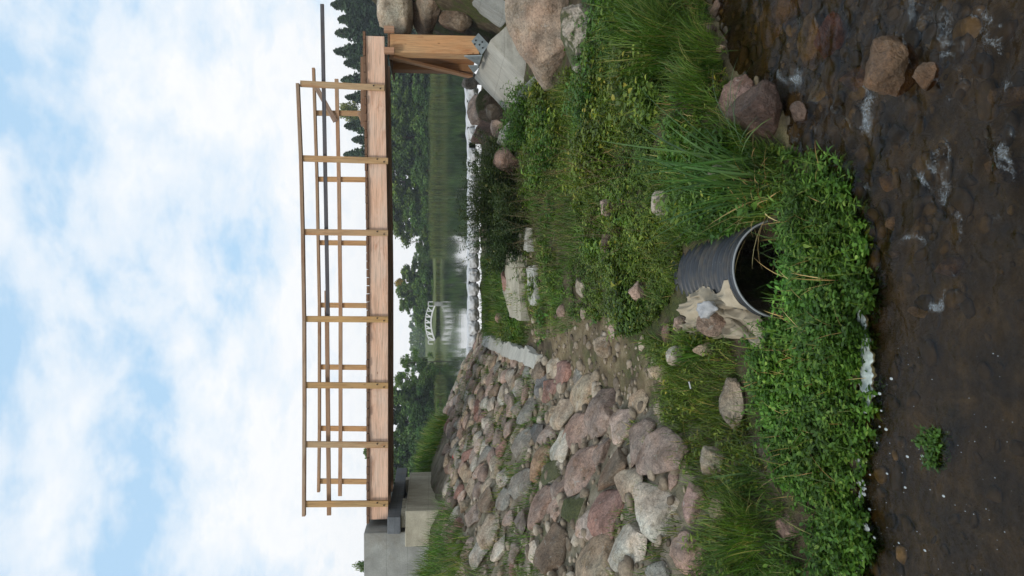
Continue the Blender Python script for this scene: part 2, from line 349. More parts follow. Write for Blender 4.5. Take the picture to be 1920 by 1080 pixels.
STREAKS = [  # white water: (ix0, iy0, ix1, iy1, half width m, strength)
    (1622, 130, 1632, 215, .035, 1), (1632, 215, 1650, 262, .07, .8), (1615, 70, 1640, 20, .05, .6), (1690, 0, 1725, 25, .05, .7), (1510, 50, 1480, 0, .05, .5),
    (1465, 125, 1520, 170, .05, .8), (1475, 175, 1535, 190, .05, .9), (1490, 235, 1540, 250, .05, .5), (1600, 30, 1590, 80, .08, .5), (1720, 40, 1790, 70, .06, .4),
    (1660, 240, 1690, 300, .07, .6), (1650, 300, 1705, 335, .05, .7), (1782, 290, 1790, 370, .03, 1), (1790, 370, 1800, 440, .03, .6), (1740, 340, 1750, 360, .035, .9),
    (1640, 360, 1610, 390, .03, .8), (1590, 390, 1650, 370, .03, .5), (1680, 452, 1705, 462, .04, 1), (1700, 460, 1740, 492, .035, .9), (1820, 480, 1830, 520, .03, .5),
    (1750, 575, 1790, 570, .035, 1), (1735, 590, 1755, 578, .04, .6), (1790, 640, 1850, 600, .05, .6), (1845, 590, 1880, 640, .05, .5), (1800, 640, 1810, 690, .04, .4),
    (1820, 545, 1830, 520, .03, .4), (1580, 270, 1570, 330, .04, .5), (1500, 290, 1560, 240, .05, .5), (1870, 400, 1860, 460, .02, .6), (1560, 100, 1580, 160, .06, .4)]
gw = random.Random(77)
for k_ in range(120):
    a_, b_, l_, t_ = gw.uniform(1470, 1900), gw.uniform(-10, 700)*gw.uniform(.5, 1), gw.uniform(15, 70), gw.gauss(.9, .7)
    STREAKS.append((a_, b_, a_+l_*math.cos(t_)*.7, b_+l_*math.sin(t_), gw.uniform(.008, .02), gw.uniform(.4, .8)))
def build_water():
    xs = np.concatenate([[-60, -20, -8, -5], np.arange(-3.2, 4.2, .022), [5, 8, 20, 60]]); ys = np.concatenate([[-30, -8, -2, .2], np.arange(.9, 7.2, .022), [8, 9, 9.5]])
    X, Y = np.meshgrid(xs, ys)
    fo = np.zeros(X.shape); rif = np.zeros(X.shape)
    def wp(ix, iy): d = ray(ix, iy); t = -CAMZ/d[2]; return np.array([d[0]*t, d[1]*t])
    WX, WY = X+.10*fb2(X, Y, 5, 51, 3), Y+.10*fb2(X, Y, 5, 52, 3)
    for x0, y0, x1, y1, w, s in STREAKS:
        a, b = wp(x0, y0), wp(x1, y1); ab = b-a; L = (ab**2).sum()
        t = np.clip(((WX-a[0])*ab[0]+(WY-a[1])*ab[1])/L, 0, 1)
        d = np.hypot(WX-a[0]-t*ab[0], WY-a[1]-t*ab[1]); w = w*1.2
        fo = np.maximum(fo, s*np.exp(-(d/w)**2)); rif = np.maximum(rif, np.exp(-(d/.3)**2))
    calm = sm(.35, -.5, X-.25*(Y-2.5))
    rough = np.maximum(rif, .35)*(1-.8*calm)
    z = rough*(.022*fb2(X, Y*1.3, 6, 31, 4) + .014*fb2(X, Y, 17, 33, 3)) + .010*np.clip(fo, 0, 1) + .0045*fb2(X*1.0+Y*.6, Y*.35-X*.2, 7, 35, 3)
    Z = z
    nx, ny = len(xs), len(ys); i = np.arange(nx*ny).reshape(ny, nx)
    Fq = np.stack([i[:-1, :-1], i[:-1, 1:], i[1:, 1:], i[1:, :-1]], -1).reshape(-1, 4)
    c = lambda q: (q.ravel()[Fq]).mean(1)
    Fq = Fq[(c(Y) < shoreY(c(X))+.45)]
    mt = bpy.data.materials.new('stream_water'); mt.use_nodes = True; nt = mt.node_tree; nt.nodes.clear()
    o = nt.nodes.new('ShaderNodeOutputMaterial'); tc = nt.nodes.new('ShaderNodeTexCoord'); v = tc.outputs['Object']
    gl = N(nt, 'ShaderNodeBsdfGlossy', i={'Roughness': .04}); gl.inputs['Color'].default_value = (.56, .60, .64, 1)
    tr = nt.nodes.new('ShaderNodeBsdfTransparent'); tr.inputs[0].default_value = (.69, .57, .38, 1)
    bp = nt.nodes.new('ShaderNodeBump'); bp.inputs['Strength'].default_value = .35; bp.inputs['Distance'].default_value = .02
    nt.links.new(mth(nt, 'ADD', noise(nt, mapv(nt, v, (1, 1, 1)), 24, 4, .6, .6), mth(nt, 'MULTIPLY', noise(nt, v, 7, 3), 1.2)), bp.inputs['Height'])
    fr = N(nt, 'ShaderNodeFresnel', i={'IOR': 1.33}); nt.links.new(bp.outputs[0], fr.inputs['Normal']); nt.links.new(bp.outputs[0], gl.inputs['Normal'])
    ms = nt.nodes.new('ShaderNodeMixShader'); nt.links.new(fr.outputs[0], ms.inputs[0]); nt.links.new(tr.outputs[0], ms.inputs[1]); nt.links.new(gl.outputs[0], ms.inputs[2])
    at_ = nt.nodes.new('ShaderNodeAttribute'); at_.attribute_name = 'foam'
    nz = noise(nt, v, 42, 9, .8, 2.2)
    f = ramp(nt, [(.79, 0), (.93, .35), (1.04, .75)], mth(nt, 'ADD', mth(nt, 'MULTIPLY', at_.outputs['Fac'], .42), mth(nt, 'MULTIPLY', nz, .98)))
    df = N(nt, 'ShaderNodeBsdfDiffuse'); df.inputs[0].default_value = (.33, .37, .39, 1)
    m2 = nt.nodes.new('ShaderNodeMixShader'); nt.links.new(f, m2.inputs[0]); nt.links.new(ms.outputs[0], m2.inputs[1]); nt.links.new(df.outputs[0], m2.inputs[2])
    nt.links.new(m2.outputs[0], o.inputs[0])
    me = mesh('stream_water', np.stack([X, Y, Z], -1).reshape(-1, 3), Fq, mt)
    a = me.attributes.new('foam', 'FLOAT', 'POINT'); a.data.foreach_set('value', (np.clip(fo*(.8+.5*fb2(X, Y, 7, 45, 3))+.33*rif*(1-calm)*np.clip(.5+fb2(X, Y, 3, 44, 3), 0, 1), 0, 1)).astype(np.float32).ravel())
    tag(link('stream_water', me), kind='structure')
build_water()
LAKE = 1.3
def build_lake():
    mt, nt, b = mat_new('lake_water'); tc = nt.nodes.new('ShaderNodeTexCoord'); v = tc.outputs['Object']
    b.inputs['Base Color'].default_value = (.012, .02, .012, 1); b.inputs['Roughness'].default_value = .045; b.inputs['IOR'].default_value = 1.33; b.inputs['Specular IOR Level'].default_value = .5
    bump(nt, b, mth(nt, 'ADD', noise(nt, mapv(nt, v, (.5, 1.4, 1)), 1.4, 3, .5), mth(nt, 'MULTIPLY', noise(nt, mapv(nt, v, (.12, .5, 1)), 1, 2), 2)), .012, .1)
    V = [(-400, 18.95, LAKE), (400, 18.95, LAKE), (400, 200, LAKE), (-400, 200, LAKE)]
    tag(link('lake_water', mesh('lake_water', V, [(0, 1, 2, 3)], mt, False)), kind='structure')
    # land beyond the lake
    sx = np.array([-600, -250, -40, -22, -11.5, -9.5, 0, 12, 60, 250, 600.]); sy = np.array([60, 70, 88, 95, 99, 132, 136, 136, 128, 110, 100.])
    xs = np.linspace(-600, 600, 481); off = np.array([-1.5, 0, .6, 2, 6, 15, 40, 120, 400, 1200, 3500.]); zo = np.array([-1, -.1, .25, .5, .8, 1.1, 1.6, 3, 5, 9, 14.])
    Y0 = np.interp(xs, sx, sy)+.8*np.sin(xs*.9)+.5*np.sin(xs*2.3)
    X, O = np.meshgrid(xs, off); Y = Y0[None, :]+O; Z = LAKE+np.repeat(zo[:, None], len(xs), 1)+.12*fb2(X, Y, .3, 4)
    i = np.arange(X.size).reshape(X.shape); Fq = np.stack([i[:-1, :-1], i[:-1, 1:], i[1:, 1:], i[1:, :-1]], -1).reshape(-1, 4)
    mt2, nt, b = mat_new('meadow'); tc = nt.nodes.new('ShaderNodeTexCoord')
    nt.links.new(ramp(nt, [(.3, (.045, .06, .015)), (.5, (.085, .11, .028)), (.7, (.14, .15, .045))], noise(nt, tc.outputs['Object'], .5, 6, .6)), b.inputs['Base Color']); b.inputs['Roughness'].default_value = .95
    tag(link('far_bank', mesh('far_bank', np.stack([X, Y, Z], -1).reshape(-1, 3), Fq, mt2)), kind='structure')
build_lake()
def far(ix, iy, Y): return at(ix, iy, Y)
# ------------------------------------------------------------------ stones
def ico(sub):
    bm = bmesh.new(); bmesh.ops.create_icosphere(bm, subdivisions=sub, radius=1)
    V = np.array([v.co[:] for v in bm.verts]); Fc = np.array([[v.index for v in f.verts] for f in bm.faces]); bm.free(); return V, Fc
ICO = {s: ico(s) for s in (2, 3, 4, 5)}
def rock_verts(seed, sub=4, cuts=13, amp=.10, square=0.0):
    g = np.random.default_rng(seed); V, Fc = ICO[sub]; V = V.copy()
    if square: V = np.sign(V)*np.abs(V)**(1-square)
    for k in range(cuts):
        n = g.normal(size=3); n /= np.linalg.norm(n); d = g.uniform(.48, .86)*(1.0 if not square else 1.09)
        e = V@n-d; V = V-np.maximum(e, 0)[:, None]*n*.97
    o = g.uniform(-50, 50, 3)
    V = V*(1+amp*fbm(V*1.6+o, seed, 3)[:, None]+amp*.35*fbm(V*6+o, seed+3, 3)[:, None])
    lo, hi = V.min(0), V.max(0); return (V-(lo+hi)/2)/((hi-lo)/2), Fc
def rock(name, c, axes, half, seed, color, mat='stone', sub=4, cuts=13, amp=.10, square=0.0):
    V, Fc = rock_verts(seed, sub, cuts, amp, square)
    return link(name, mesh(name, V*np.array(half), Fc, M[mat]), None, frame(axes[0], axes[1], axes[2], c), color)
def ortho(z, x):
    z = z.normalized(); x = (x-z*x.dot(z)).normalized(); return x, z.cross(x), z
C = dict(pink=(.30, .21, .175), lightpink=(.37, .285, .25), mauve=(.225, .175, .155), red=(.24, .125, .10), brown=(.17, .125, .085), tan=(.33, .26, .175), beige=(.37, .32, .25),
         grey=(.24, .24, .225), lightgrey=(.39, .375, .34), white=(.50, .48, .43), slate=(.115, .125, .135), blue=(.22, .235, .26), green=(.20, .21, .16), orange=(.34, .21, .11), dark=(.10, .085, .07))
occupied = []; SG = 'stones standing in the stream'; BG = 'boulders on the right bank'
def boulder(box, color, label, mat='stone', dz=0.0, depth=1.0, Y=None, sub=5, cuts=13, sink=.12, seed=None, square=0.0, name='boulder', group=None, amp=.09, tilt=0.0):
    """a free boulder whose foot stands on the ground; box = its outline in the photo"""
    x0, y0, x1, y1 = box; cy = (y0+y1)/2
    if group == SG and x1 > 1400: d_ = ray(x1, cy); k_ = -CAMZ/d_[2]; g = Vector((d_[0]*k_, d_[1]*k_, 0)); sink = .3
    elif Y is None: g = ground(x1, cy)
    else: g = at(x1, cy, Y)
    s = seed if seed is not None else int(x0*7+y0)
    pos = g; dist = (pos-Vector((0, 0, CAMZ))).length
    w = (y1-y0)*g.y/F; d = w*depth
    yc = g.y+d*.42
    dn = (CAMZ-at((x0+x1)/2, cy, yc).z)/yc
    h = (x1-x0)*yc/F*1.02
    h = max(h-d*.42*dn, .35*h)*1.06
    c = Vector((at(x1, cy, yc).x, yc, g.z+h/2-h*sink+dz))
    a = random.Random(s).uniform(-.5, .5)
    ax = Vector((math.cos(a*.5), math.sin(a*.5), tilt)); X, Yv, Z = ortho(Vector((0, 0, 1)) if not tilt else Vector((-tilt, 0, 1)), ax)
    o = rock(name, c, (X, Yv, Z), (w/2*1.02, d/2, h/2*(1+sink)), s, C[color] if isinstance(color, str) else color, mat, sub, cuts, amp, square)
    occupied.append((c.x, c.y, max(w, d)*.55)); return tag(o, label, 'boulder' if w > .3 else 'stone', group)
def cobble(box, color, label, mat='stone', hfac=.46, sub=4, group='stones set in the left bank'):
    """a stone bedded flush in the bank"""
    x0, y0, x1, y1 = box; cy = (y0+y1)/2; a, b = ground(x0, cy), ground(x1, cy); mid = (a+b)/2
    n = normal(mid.x, mid.y); e = b-a; L = e.length
    w = (y1-y0)*(mid-Vector((0, 0, CAMZ))).length/F
    L = min(max(L, .6*w), 1.7*w)
    x, y, z = ortho(n, e); s = int(x0*13+y0)
    jt = (s % 17-8)*.02
    h = hfac*min(L, w)*.5
    mid = Vector((mid.x, mid.y, H(mid.x, mid.y)))
    o = rock('cobble', mid+n*h*.12, (x, y, z), (L/2*1.15, w/2*1.15, h), s, tuple(k*(1+jt) for k in C[color]), mat, sub, 15, .08, .12)
    occupied.append((mid.x, mid.y, max(L, w)*.5)); return tag(o, label, 'stone', group)
def z4(a, b, c, d): return (840+a/2, 540+c/2, 840+b/2, 540+d/2)

big = boulder((950, -60, 1064, 168), (.30, .225, .165), 'huge brown boulder leaning on the tilted concrete block', sub=5, cuts=9, amp=.07, depth=.75, square=.5, seed=11, sink=.1, group=BG)
boulder((1050, 6, 1122, 134), 'lightgrey', 'pale boulder with dark moss patches below the huge brown boulder', 'part_mossy', depth=.8, square=.3, seed=23, group=BG)
boulder((712, -70, 772, 66), (.42, .38, .31), 'topmost grey block of the boulder pile beside the timber trestle', Y=12.9, depth=.7, square=.62, cuts=6, amp=.05, seed=31, sink=0, dz=-.02, group=BG)
boulder((768, -70, 834, 71), (.27, .21, .155), 'wide brown boulder in the pile under the topmost grey block', Y=12.7, depth=.8, square=.5, cuts=8, amp=.06, seed=32, sink=.04, group=BG)
boulder((826, 10, 882, 64), 'brown', 'round brown boulder at the foot of the pile beside the trestle', Y=12.6, depth=1, seed=33, cuts=8, sink=.05, group=BG)
boulder((832, -60, 884, 16), 'dark', 'dark boulder low in the pile behind the round brown boulder', Y=13.0, depth=1, seed=34, sink=.05, group=BG)
RG = 'rocks between the concrete block and the sandbags'
boulder((893, 160, 942, 228), 'brown', 'mossy green rock beside the tilted concrete block', 'mossy', Y=14.6, depth=.9, sub=4, sink=.1, group=RG)
boulder((876, 178, 914, 236), 'mauve', 'greyish purple rock in front of the sandbags next to the mossy rock', Y=16.2, sub=4, sink=.1, group=RG)
boulder((884, 226, 930, 276), (.235, .15, .13), 'reddish rock in front of the sandbags under the bridge', Y=15.6, sub=4, sink=.1, group=RG)
boulder((920, 218, 952, 262), 'lightpink', 'pale pink rounded rock below the reddish sandbag rock', Y=14.0, sub=4, sink=.15, group=RG)
boulder((866, 138, 892, 168), 'slate', 'small dark rock wedged at the trestle end of the sandbags', Y=16.4, sub=4, sink=.1, group=RG)
boulder((912, 196, 936, 224), 'dark', 'small dark red rock between the mossy rock and the pale pink rock', Y=13.8, sub=4, sink=.1, group=RG)
boulder((926, 276, 976, 328), (.26, .165, .13), 'red brown rock standing at the edge of the dark weeds', depth=.9, seed=45, sub=4, sink=.08, group=RG)
boulder((916, 420, 936, 446), 'pink', 'small pink rock in the weeds before the sandbags', Y=15.0, sub=4, group=RG)
boulder((898, 428, 914, 446), 'mauve', 'smallest purple rock in the weeds before the sandbags', Y=16.5, sub=3, group=RG)
boulder((940, 505, 962, 550), (.27, .15, .12), 'flat red rock behind the broken concrete slab', sub=4, depth=.8, group=RG)
boulder((934, 470, 960, 502), 'green', 'greenish rock behind the broken concrete slab', 'mossy', sub=4, group=RG)
boulder((928, 585, 946, 606), 'pink', 'little pink stone in the grass near the concrete kerb', sub=3, group=RG)
WG = 'stones lying among the weeds'
boulder((1078, 280, 1098, 310), 'pink', 'small pink stone in the weeds below the nettles', sub=4, group=WG)
boulder((1124, 374, 1156, 406), 'lightpink', 'pale pink stone in the weeds above the cattails', sub=4, group=WG)
boulder((1124, 440, 1152, 476), 'brown', 'brown stone half hidden in the weeds between two pale pink stones', sub=4, group=WG)
boulder((1178, 524, 1216, 568), 'lightpink', 'large pale pink stone in the weeds behind the black pipe', sub=4, group=WG)
boulder((1080, 522, 1100, 560), 'beige', 'flat beige stone in the weeds below the broken slab', sub=4, group=WG)
boulder((1045, 570, 1062, 596), 'pink', 'little pink stone on the grassy middle bank', sub=3, group=WG)
boulder((1088, 577, 1100, 600), 'beige', 'little beige stone on the grassy middle bank', sub=3, group=WG)
boulder((1140, 605, 1158, 636), 'lightpink', 'small upright pale pink stone beside the bare soil', sub=4, group=WG)
boulder((1112, 630, 1146, 672), 'beige', 'crumbly pale slab set in the bare soil', sub=4, depth=.9, square=.3, sink=.3, group=WG)
boulder((1196, 625, 1212, 660), 'beige', 'narrow beige stone at the lower edge of the bare soil', sub=4, sink=.2, group=WG)
boulder((1214, 682, 1254, 720), (.42, .36, .26), 'cracked cream stone at the foot of the bare soil', sub=4, square=.3, sink=.2, group=WG)
boulder((1220, 356, 1264, 408), 'white', 'whitish lichen covered stone behind the cattail leaves', sub=4, group=WG)
boulder((1328, 296, 1386, 356), 'green', 'grey green lichen covered stone at the cattail roots', sub=4, group=WG)
boulder((1244, 605, 1258, 648), 'red', 'narrow red stone standing beside the tan fabric', sub=4, group=WG)
boulder((1260, 592, 1290, 625), 'lightpink', 'pale pink stone touching the upper edge of the tan fabric', sub=4, group=WG)
boulder((1250, 648, 1288, 686), 'white', 'whitish stone in the grass left of the tan fabric', sub=4, group=WG)
boulder((1316, 586, 1374, 632), (.28, .2, .155), 'brown stone weighing down the tan fabric beside the pipe', sub=4, dz=.05, group=WG)
boulder((1300, 640, 1345, 668), 'tan', 'tan stone half under the tan fabric', sub=4, group=WG)
boulder((1350, 706, 1400, 808), (.27, .235, .18), 'big smooth tan boulder at the edge of the watercress', sub=5, depth=.7, seed=61, cuts=7, group=WG)
boulder((1312, 835, 1366, 894), 'beige', 'cream stone tucked in grass above the watercress', sub=4, group=WG)
boulder((1280, 902, 1326, 986), (.30, .185, .165), 'rounded pink stone in the grass below the stone bank', sub=4, seed=63, depth=.8, group=WG)
boulder((1336, 928, 1376, 982), 'tan', 'orange tan stone next to the rounded pink stone', sub=4, group=WG)
boulder((1460, 962, 1502, 1022), (.33, .21, .175), 'pale red flat stone at the watercress end near the water', sub=4, seed=65, group=WG)
boulder((1362, 138, 1424, 250), (.24, .15, .13), 'pink granite boulder at the water edge, behind the brown one', dz=.07, sub=5, depth=.7, seed=71, cuts=10, group=SG)
boulder((1390, 150, 1476, 264), (.095, .05, .034), 'dark reddish brown wet boulder at the water edge beside the pink one', 'wet', dz=.10, sub=5, depth=.9, seed=72, cuts=9, group=SG)
boulder((1478, 190, 1512, 232), (.10, .06, .04), 'small wet brown stone with white water running over it', 'wet', sub=4, sink=.35, group=SG)
boulder((1614, 66, 1704, 182), (.14, .078, .026), 'large brown boulder rising from the stream, the biggest in the water', 'wet', sub=5, depth=.75, seed=74, cuts=11, sink=.15, group=SG)
boulder((1708, 114, 1758, 172), (.13, .07, .022), 'smaller brown stone rising from the stream nearest the camera', 'wet', sub=5, depth=.8, seed=75, cuts=12, sink=.1, group=SG)
boulder((1332, 0, 1358, 32), (.13, .085, .06), 'brown stone at the far right end of the waterline', 'wet', sub=4, group=SG)
boulder((1318, 48, 1346, 84), (.085, .05, .038), 'dark red stone under the long grass at the waterline', 'wet', sub=4, group=SG)
boulder((1343, 84, 1362, 100), 'orange', 'little orange stone at the waterline by the long grass', 'wet', sub=3, group=SG)
boulder((1572, 458, 1594, 496), (.10, .055, .045), 'dark red wet stone against the watercress edge', 'wet', sub=4, group=SG)
# stones of the left bank
for a in [
 ((1025, 665, 1058, 708), 'beige', 'tan grey stone just below the near end of the concrete kerb'),
 ((1042, 680, 1076, 725), 'red', 'speckled red granite stone near the end of the concrete kerb'),
 ((1072, 690, 1102, 726), 'grey', 'grey stone above the big tan stone at the bank foot'),
 ((1078, 707, 1114, 770), 'tan', 'big tan stone at the foot of the bank beside the bare soil'),
 ((1008, 702, 1030, 748), 'blue', 'bluish grey flat stone in the upper bank'),
 ((1020, 712, 1048, 754), 'red', 'red stone right below the bluish grey flat stone'),
 ((1110, 732, 1156, 822), 'mauve', 'large purple pink stone at the foot of the bank'),
 ((984, 742, 1008, 796), 'grey', 'grey stone standing above the slate block'),
 ((1044, 750, 1075, 806), 'beige', 'greyish beige stone left of the big tan stone'),
 ((1026, 762, 1047, 792), 'tan', 'small tan stone between the slate block and the greyish beige stone'),
 ((1071, 774, 1108, 842), 'pink', 'pink stone next to the large purple pink stone'),
 ((1141, 770, 1196, 830), 'lightpink', 'light pink stone below the large purple pink stone'),
 ((1044, 810, 1076, 872), 'white', 'white grey oval stone among pink ones in the middle bank'),
 ((1015, 794, 1046, 834), 'mauve', 'grey pink stone beside the dark slate block'),
 ((1000, 792, 1022, 834), 'slate', 'dark slate block in the upper bank'),
 ((966, 806, 1002, 858), 'grey', 'grey stone with grass tuft above the slate block'),
 ((1104, 820, 1140, 876), 'mauve', 'mauve stone between the pink and the red brown stones'),
 ((1076, 842, 1116, 928), 'pink', 'long pink stone left of the mauve stone'),
 ((1138, 840, 1185, 918), 'brown', 'red brown stone below the mauve stone'),
 ((1187, 784, 1224, 874), 'mauve', 'tall mauve stone in the lower bank'),
 ((1000, 840, 1026, 902), 'orange', 'orange tan narrow stone in the upper bank'),
 ((1022, 864, 1056, 912), 'lightgrey', 'light grey stone with moss spot below the orange tan stone'),
 ((960, 884, 1002, 936), 'grey', 'blue grey angular stone high in the bank'),
 ((1164, 874, 1216, 940), 'beige', 'tan pink blocky stone in the lower bank'),
 ((1202, 914, 1272, 1008), 'lightgrey', 'large speckled grey white stone low in the bank'),
 ((1120, 924, 1166, 1010), 'red', 'dark red stone with yellow leaves on it'),
 ((994, 918, 1032, 992), 'pink', 'pink brown stone left of the light grey mossy stone'),
 ((1024, 938, 1052, 978), 'lightpink', 'small pink stone in the middle of the upper bank'),
 ((1051, 926, 1100, 986), 'green', 'moss covered stone above the dark red stone'),
 ((1032, 896, 1072, 938), 'mauve', 'greyish pink stone above the long pink stone'),
 ((1090, 958, 1128, 1008), 'lightpink', 'light pink stone between the mossy and dark red stones'),
 ((1016, 990, 1062, 1078), 'brown', 'big brownish stone at the left end of the upper bank'),
 ((988, 1016, 1014, 1056), 'white', 'white stone at the left end of the upper bank'),
 ((1156, 984, 1218, 1066), 'lightgrey', 'pale grey boulder above the speckled grey white stone'),
 ((1094, 1012, 1164, 1100), 'tan', 'large tan stone at the left end of the bank'),
 ((1260, 1006, 1326, 1078), 'pink', 'rough pinkish brown stone low at the left end of the bank'),
 ((1218, 808, 1302, 888), 'mauve', 'large dark purple stone at the foot of the bank above the cream stone'),
 ((1254, 884, 1274, 918), 'pink', 'small pink stone beside the large dark purple stone'),
 ((946, 958, 972, 986), 'pink', 'pinkish stone in the grassy upper left bank'),
 ((874, 946, 906, 986), 'lightpink', 'pale pink stone under the grass by the abutment'),
 ((908, 968, 934, 1028), 'beige', 'beige grey stone half in grass by the abutment'),
 ((930, 1006, 950, 1052), 'white', 'narrow white stone in the grass by the abutment'),
 ((886, 1016, 918, 1066), 'lightgrey', 'grey white stone in the grass at the far left of the bank'),
 ((905, 896, 925, 926), 'beige', 'pale beige stone below the abutment corner'),
 ((910, 916, 936, 960), 'brown', 'brown pink stone below the abutment corner'),
 ((934, 918, 964, 956), 'grey', 'grey brown stone left of the blue grey angular stone'),
 ((1182, 730, 1216, 775), 'tan', 'tan flat stone between the bare soil and the tall mauve stone'),
 ((1218, 1060, 1262, 1110), 'grey', 'grey stone at the left border below the pale grey boulder'),
]:
    cobble(*a, mat='mossy' if 'moss covered' in a[2] or 'moss spot' in a[2] else 'stone')
ORD = 'first second third fourth fifth sixth seventh eighth ninth tenth eleventh twelfth thirteenth fourteenth fifteenth sixteenth seventeenth eighteenth nineteenth twentieth'.split()
def ordw(n): return ORD[n-1] if n <= 20 else ('twenty '+ORD[n-21] if n < 30 else 'thirtieth' if n == 30 else 'thirty '+ORD[n-31])
CNAMES = [('pink', 'pink', 3), ('lightpink', 'pale pink', 3), ('mauve', 'purple grey', 3), ('red', 'red', 2), ('tan', 'tan', 3), ('beige', 'beige', 2), ('grey', 'grey', 2), ('brown', 'brown', 2), ('lightgrey', 'light grey', 2)]
def slope_grid():
    g = random.Random(5); pts = []
    for r in range(11):
        x = -1.06-r*.222; y = 7.3+g.random()*.2+ (r % 2)*.15
        while y < 18.4:
            pts.append((r, x+g.uniform(-.05, .05), y+g.uniform(-.05, .05))); y += g.uniform(.28, .385)*(1 if y < 13 else 1.2)
    cnt = {}; P = []
    for r, x, y in pts:
        z = H(x, y); px, py = project(x, y, z)
        if any((x-a)**2+(y-b)**2 < (c+.065)**2 for a, b, c in occupied): continue
        if x < -3.2 and 11.7 < y < 15: continue
        if px < 836 or py > 1090 or z > 2.3: continue
        if y < 10 and g.random() < .12: continue
        P.append((r, x, y))
    names = [c for c in CNAMES for _ in range(c[2])]
    for r, x, y in P:
        cnt[r] = cnt.get(r, 0)+1; n = normal(x, y); ck, cn, _ = g.choice(names)
        L, w = g.uniform(.31, .43)*(1 if y < 13 else 1.15), g.uniform(.22, .285)
        xa = Vector((g.uniform(-.7, .7), 1, 0)); ax = ortho(n, xa); k = g.uniform(.8, 1.12)
        o = rock('cobble', Vector((x, y, H(x, y)))+n*.008, ax, (L/2, w/2, g.uniform(.05, .08)), g.randrange(9999), tuple(q*k for q in C[ck]), 'stone', 3 if y > 9.5 else 4, 16, .08, .12)
        lab = f"{cn} cobble, {ordw(cnt[r])} from the near end in the {ordw(r+1)} row above the kerb"
        tag(o, lab, 'stone', 'cobbles of the mortared bank')
slope_grid()
# submerged stones in the stream bed
def submerged(ix, iy, w, h, color, label):
    d = ray(ix, iy); t = -(CAMZ+.13)/d[2]; c = Vector((d[0]*t, d[1]*t, -.16)); s = t/F
    a = random.Random(ix).uniform(-.3, .3); ax = ortho(Vector((random.Random(iy).uniform(-.15, .15), -.1, 1)), Vector((math.cos(a), math.sin(a), 0)))
    tag(rock('submerged_stone', c, ax, (w*s/2, h*s/2*1.6, .10), ix+iy, color, 'bedstone', 4, 12, .08, .2), label, 'stone', 'stones under the stream water')
submerged(1525, 75, 110, 42, (.26, .19, .08), 'pale tan slab under the water beside the red slab')
submerged(1548, 72, 95, 36, (.22, .07, .04), 'red slab under the water beside the pale tan slab')
submerged(1536, 172, 60, 36, (.27, .23, .10), 'olive tan slab under the water near the white water')
submerged(1445, 50, 90, 40, (.21, .15, .065), 'tan stone under the water at the right bank')
submerged(1470, 20, 60, 50, (.18, .12, .05), 'brown stone under the shallow water at the right edge of the stream')
submerged(1605, 150, 60, 36, (.24, .14, .045), 'orange stone under the water against the largest brown boulder')
submerged(1546, 300, 36, 26, (.32, .20, .07), 'orange pebble under the water beside the drooping leaf')
submerged(1668, 345, 36, 22, (.30, .22, .10), 'bright tan pebble under the water in mid stream')
submerged(1684, 420, 42, 22, (.38, .29, .17), 'palest pebble under the water in mid stream')
submerged(1680, 470, 30, 30, (.22, .15, .07), 'small brown pebble under the water below the palest pebble')
submerged(1728, 588, 30, 22, (.32, .26, .12), 'yellow tan pebble under the water near the foam')
submerged(1780, 500, 40, 26, (.18, .11, .05), 'brown pebble under the water near the white crest')
submerged(1880, 180, 40, 30, (.22, .17, .08), 'tan pebble under the water at the bottom of the stream view')
submerged(1870, 320, 50, 30, (.2, .15, .07), 'tan flat pebble under the nearest water')
def bed_gravel():
    g = np.random.default_rng(12); Vs, Fs, n = [], [], 0; protos = [rock_verts(900+k, 2, 9, .1, .15) for k in range(6)]
    for k in range(7000):
        x = g.uniform(-1.6, 3.4); y = g.uniform(1.0, 6.6); t = y-shoreY(np.array([x]))[0]
        if t > -.02: continue
        dens = .25+.75*sm(-.6, .7, np.array([x-.25*(y-2.5)]))[0]
        if g.random() > dens*(1 if y > 3.5 else .55): continue
        s = (.012+.05*g.random()**2.6)*(1.6 if g.random() < .06 else 1); V, Fc = protos[k % 6]; a = g.uniform(0, 6.28); ca, sa = math.cos(a), math.sin(a)
        P = V*np.array([s*g.uniform(.8, 1.4), s*g.uniform(.6, 1), s*.5]); P = np.stack([P[:, 0]*ca-P[:, 1]*sa, P[:, 0]*sa+P[:, 1]*ca, P[:, 2]], 1)+[x, y, H(x, y)+s*.15]
        Vs.append(P); Fs.append(Fc+n); n += len(P)
    mt, nt, b = mat_new('gravel'); gi = nt.nodes.new('ShaderNodeNewGeometry'); tc = nt.nodes.new('ShaderNodeTexCoord')
    c = ramp(nt, [(0, (.045, .036, .025)), (.4, (.10, .08, .05)), (.75, (.18, .14, .08)), (.93, (.27, .21, .11)), (1, (.45, .36, .22))], gi.outputs['Random Per Island'])
    nt.links.new(mixc(nt, 1, c, ramp(nt, [(.3, .5), (.7, 1.3)], noise(nt, tc.outputs['Object'], 30, 5, .7)), 'MULTIPLY'), b.inputs['Base Color']); b.inputs['Roughness'].default_value = .7
    l0 = b.inputs['Base Color'].links[0].from_socket; nt.links.new(mixc(nt, ramp(nt, [(.36, .1), (.58, .95)], noise(nt, tc.outputs['Object'], 2.6, 6, .65)), l0, mixc(nt, .8, l0, (.05, .038, .022))), b.inputs['Base Color'])
    tag(link('gravel', mesh('gravel', np.concatenate(Vs), np.concatenate(Fs), mt)), kind='stuff')
bed_gravel()
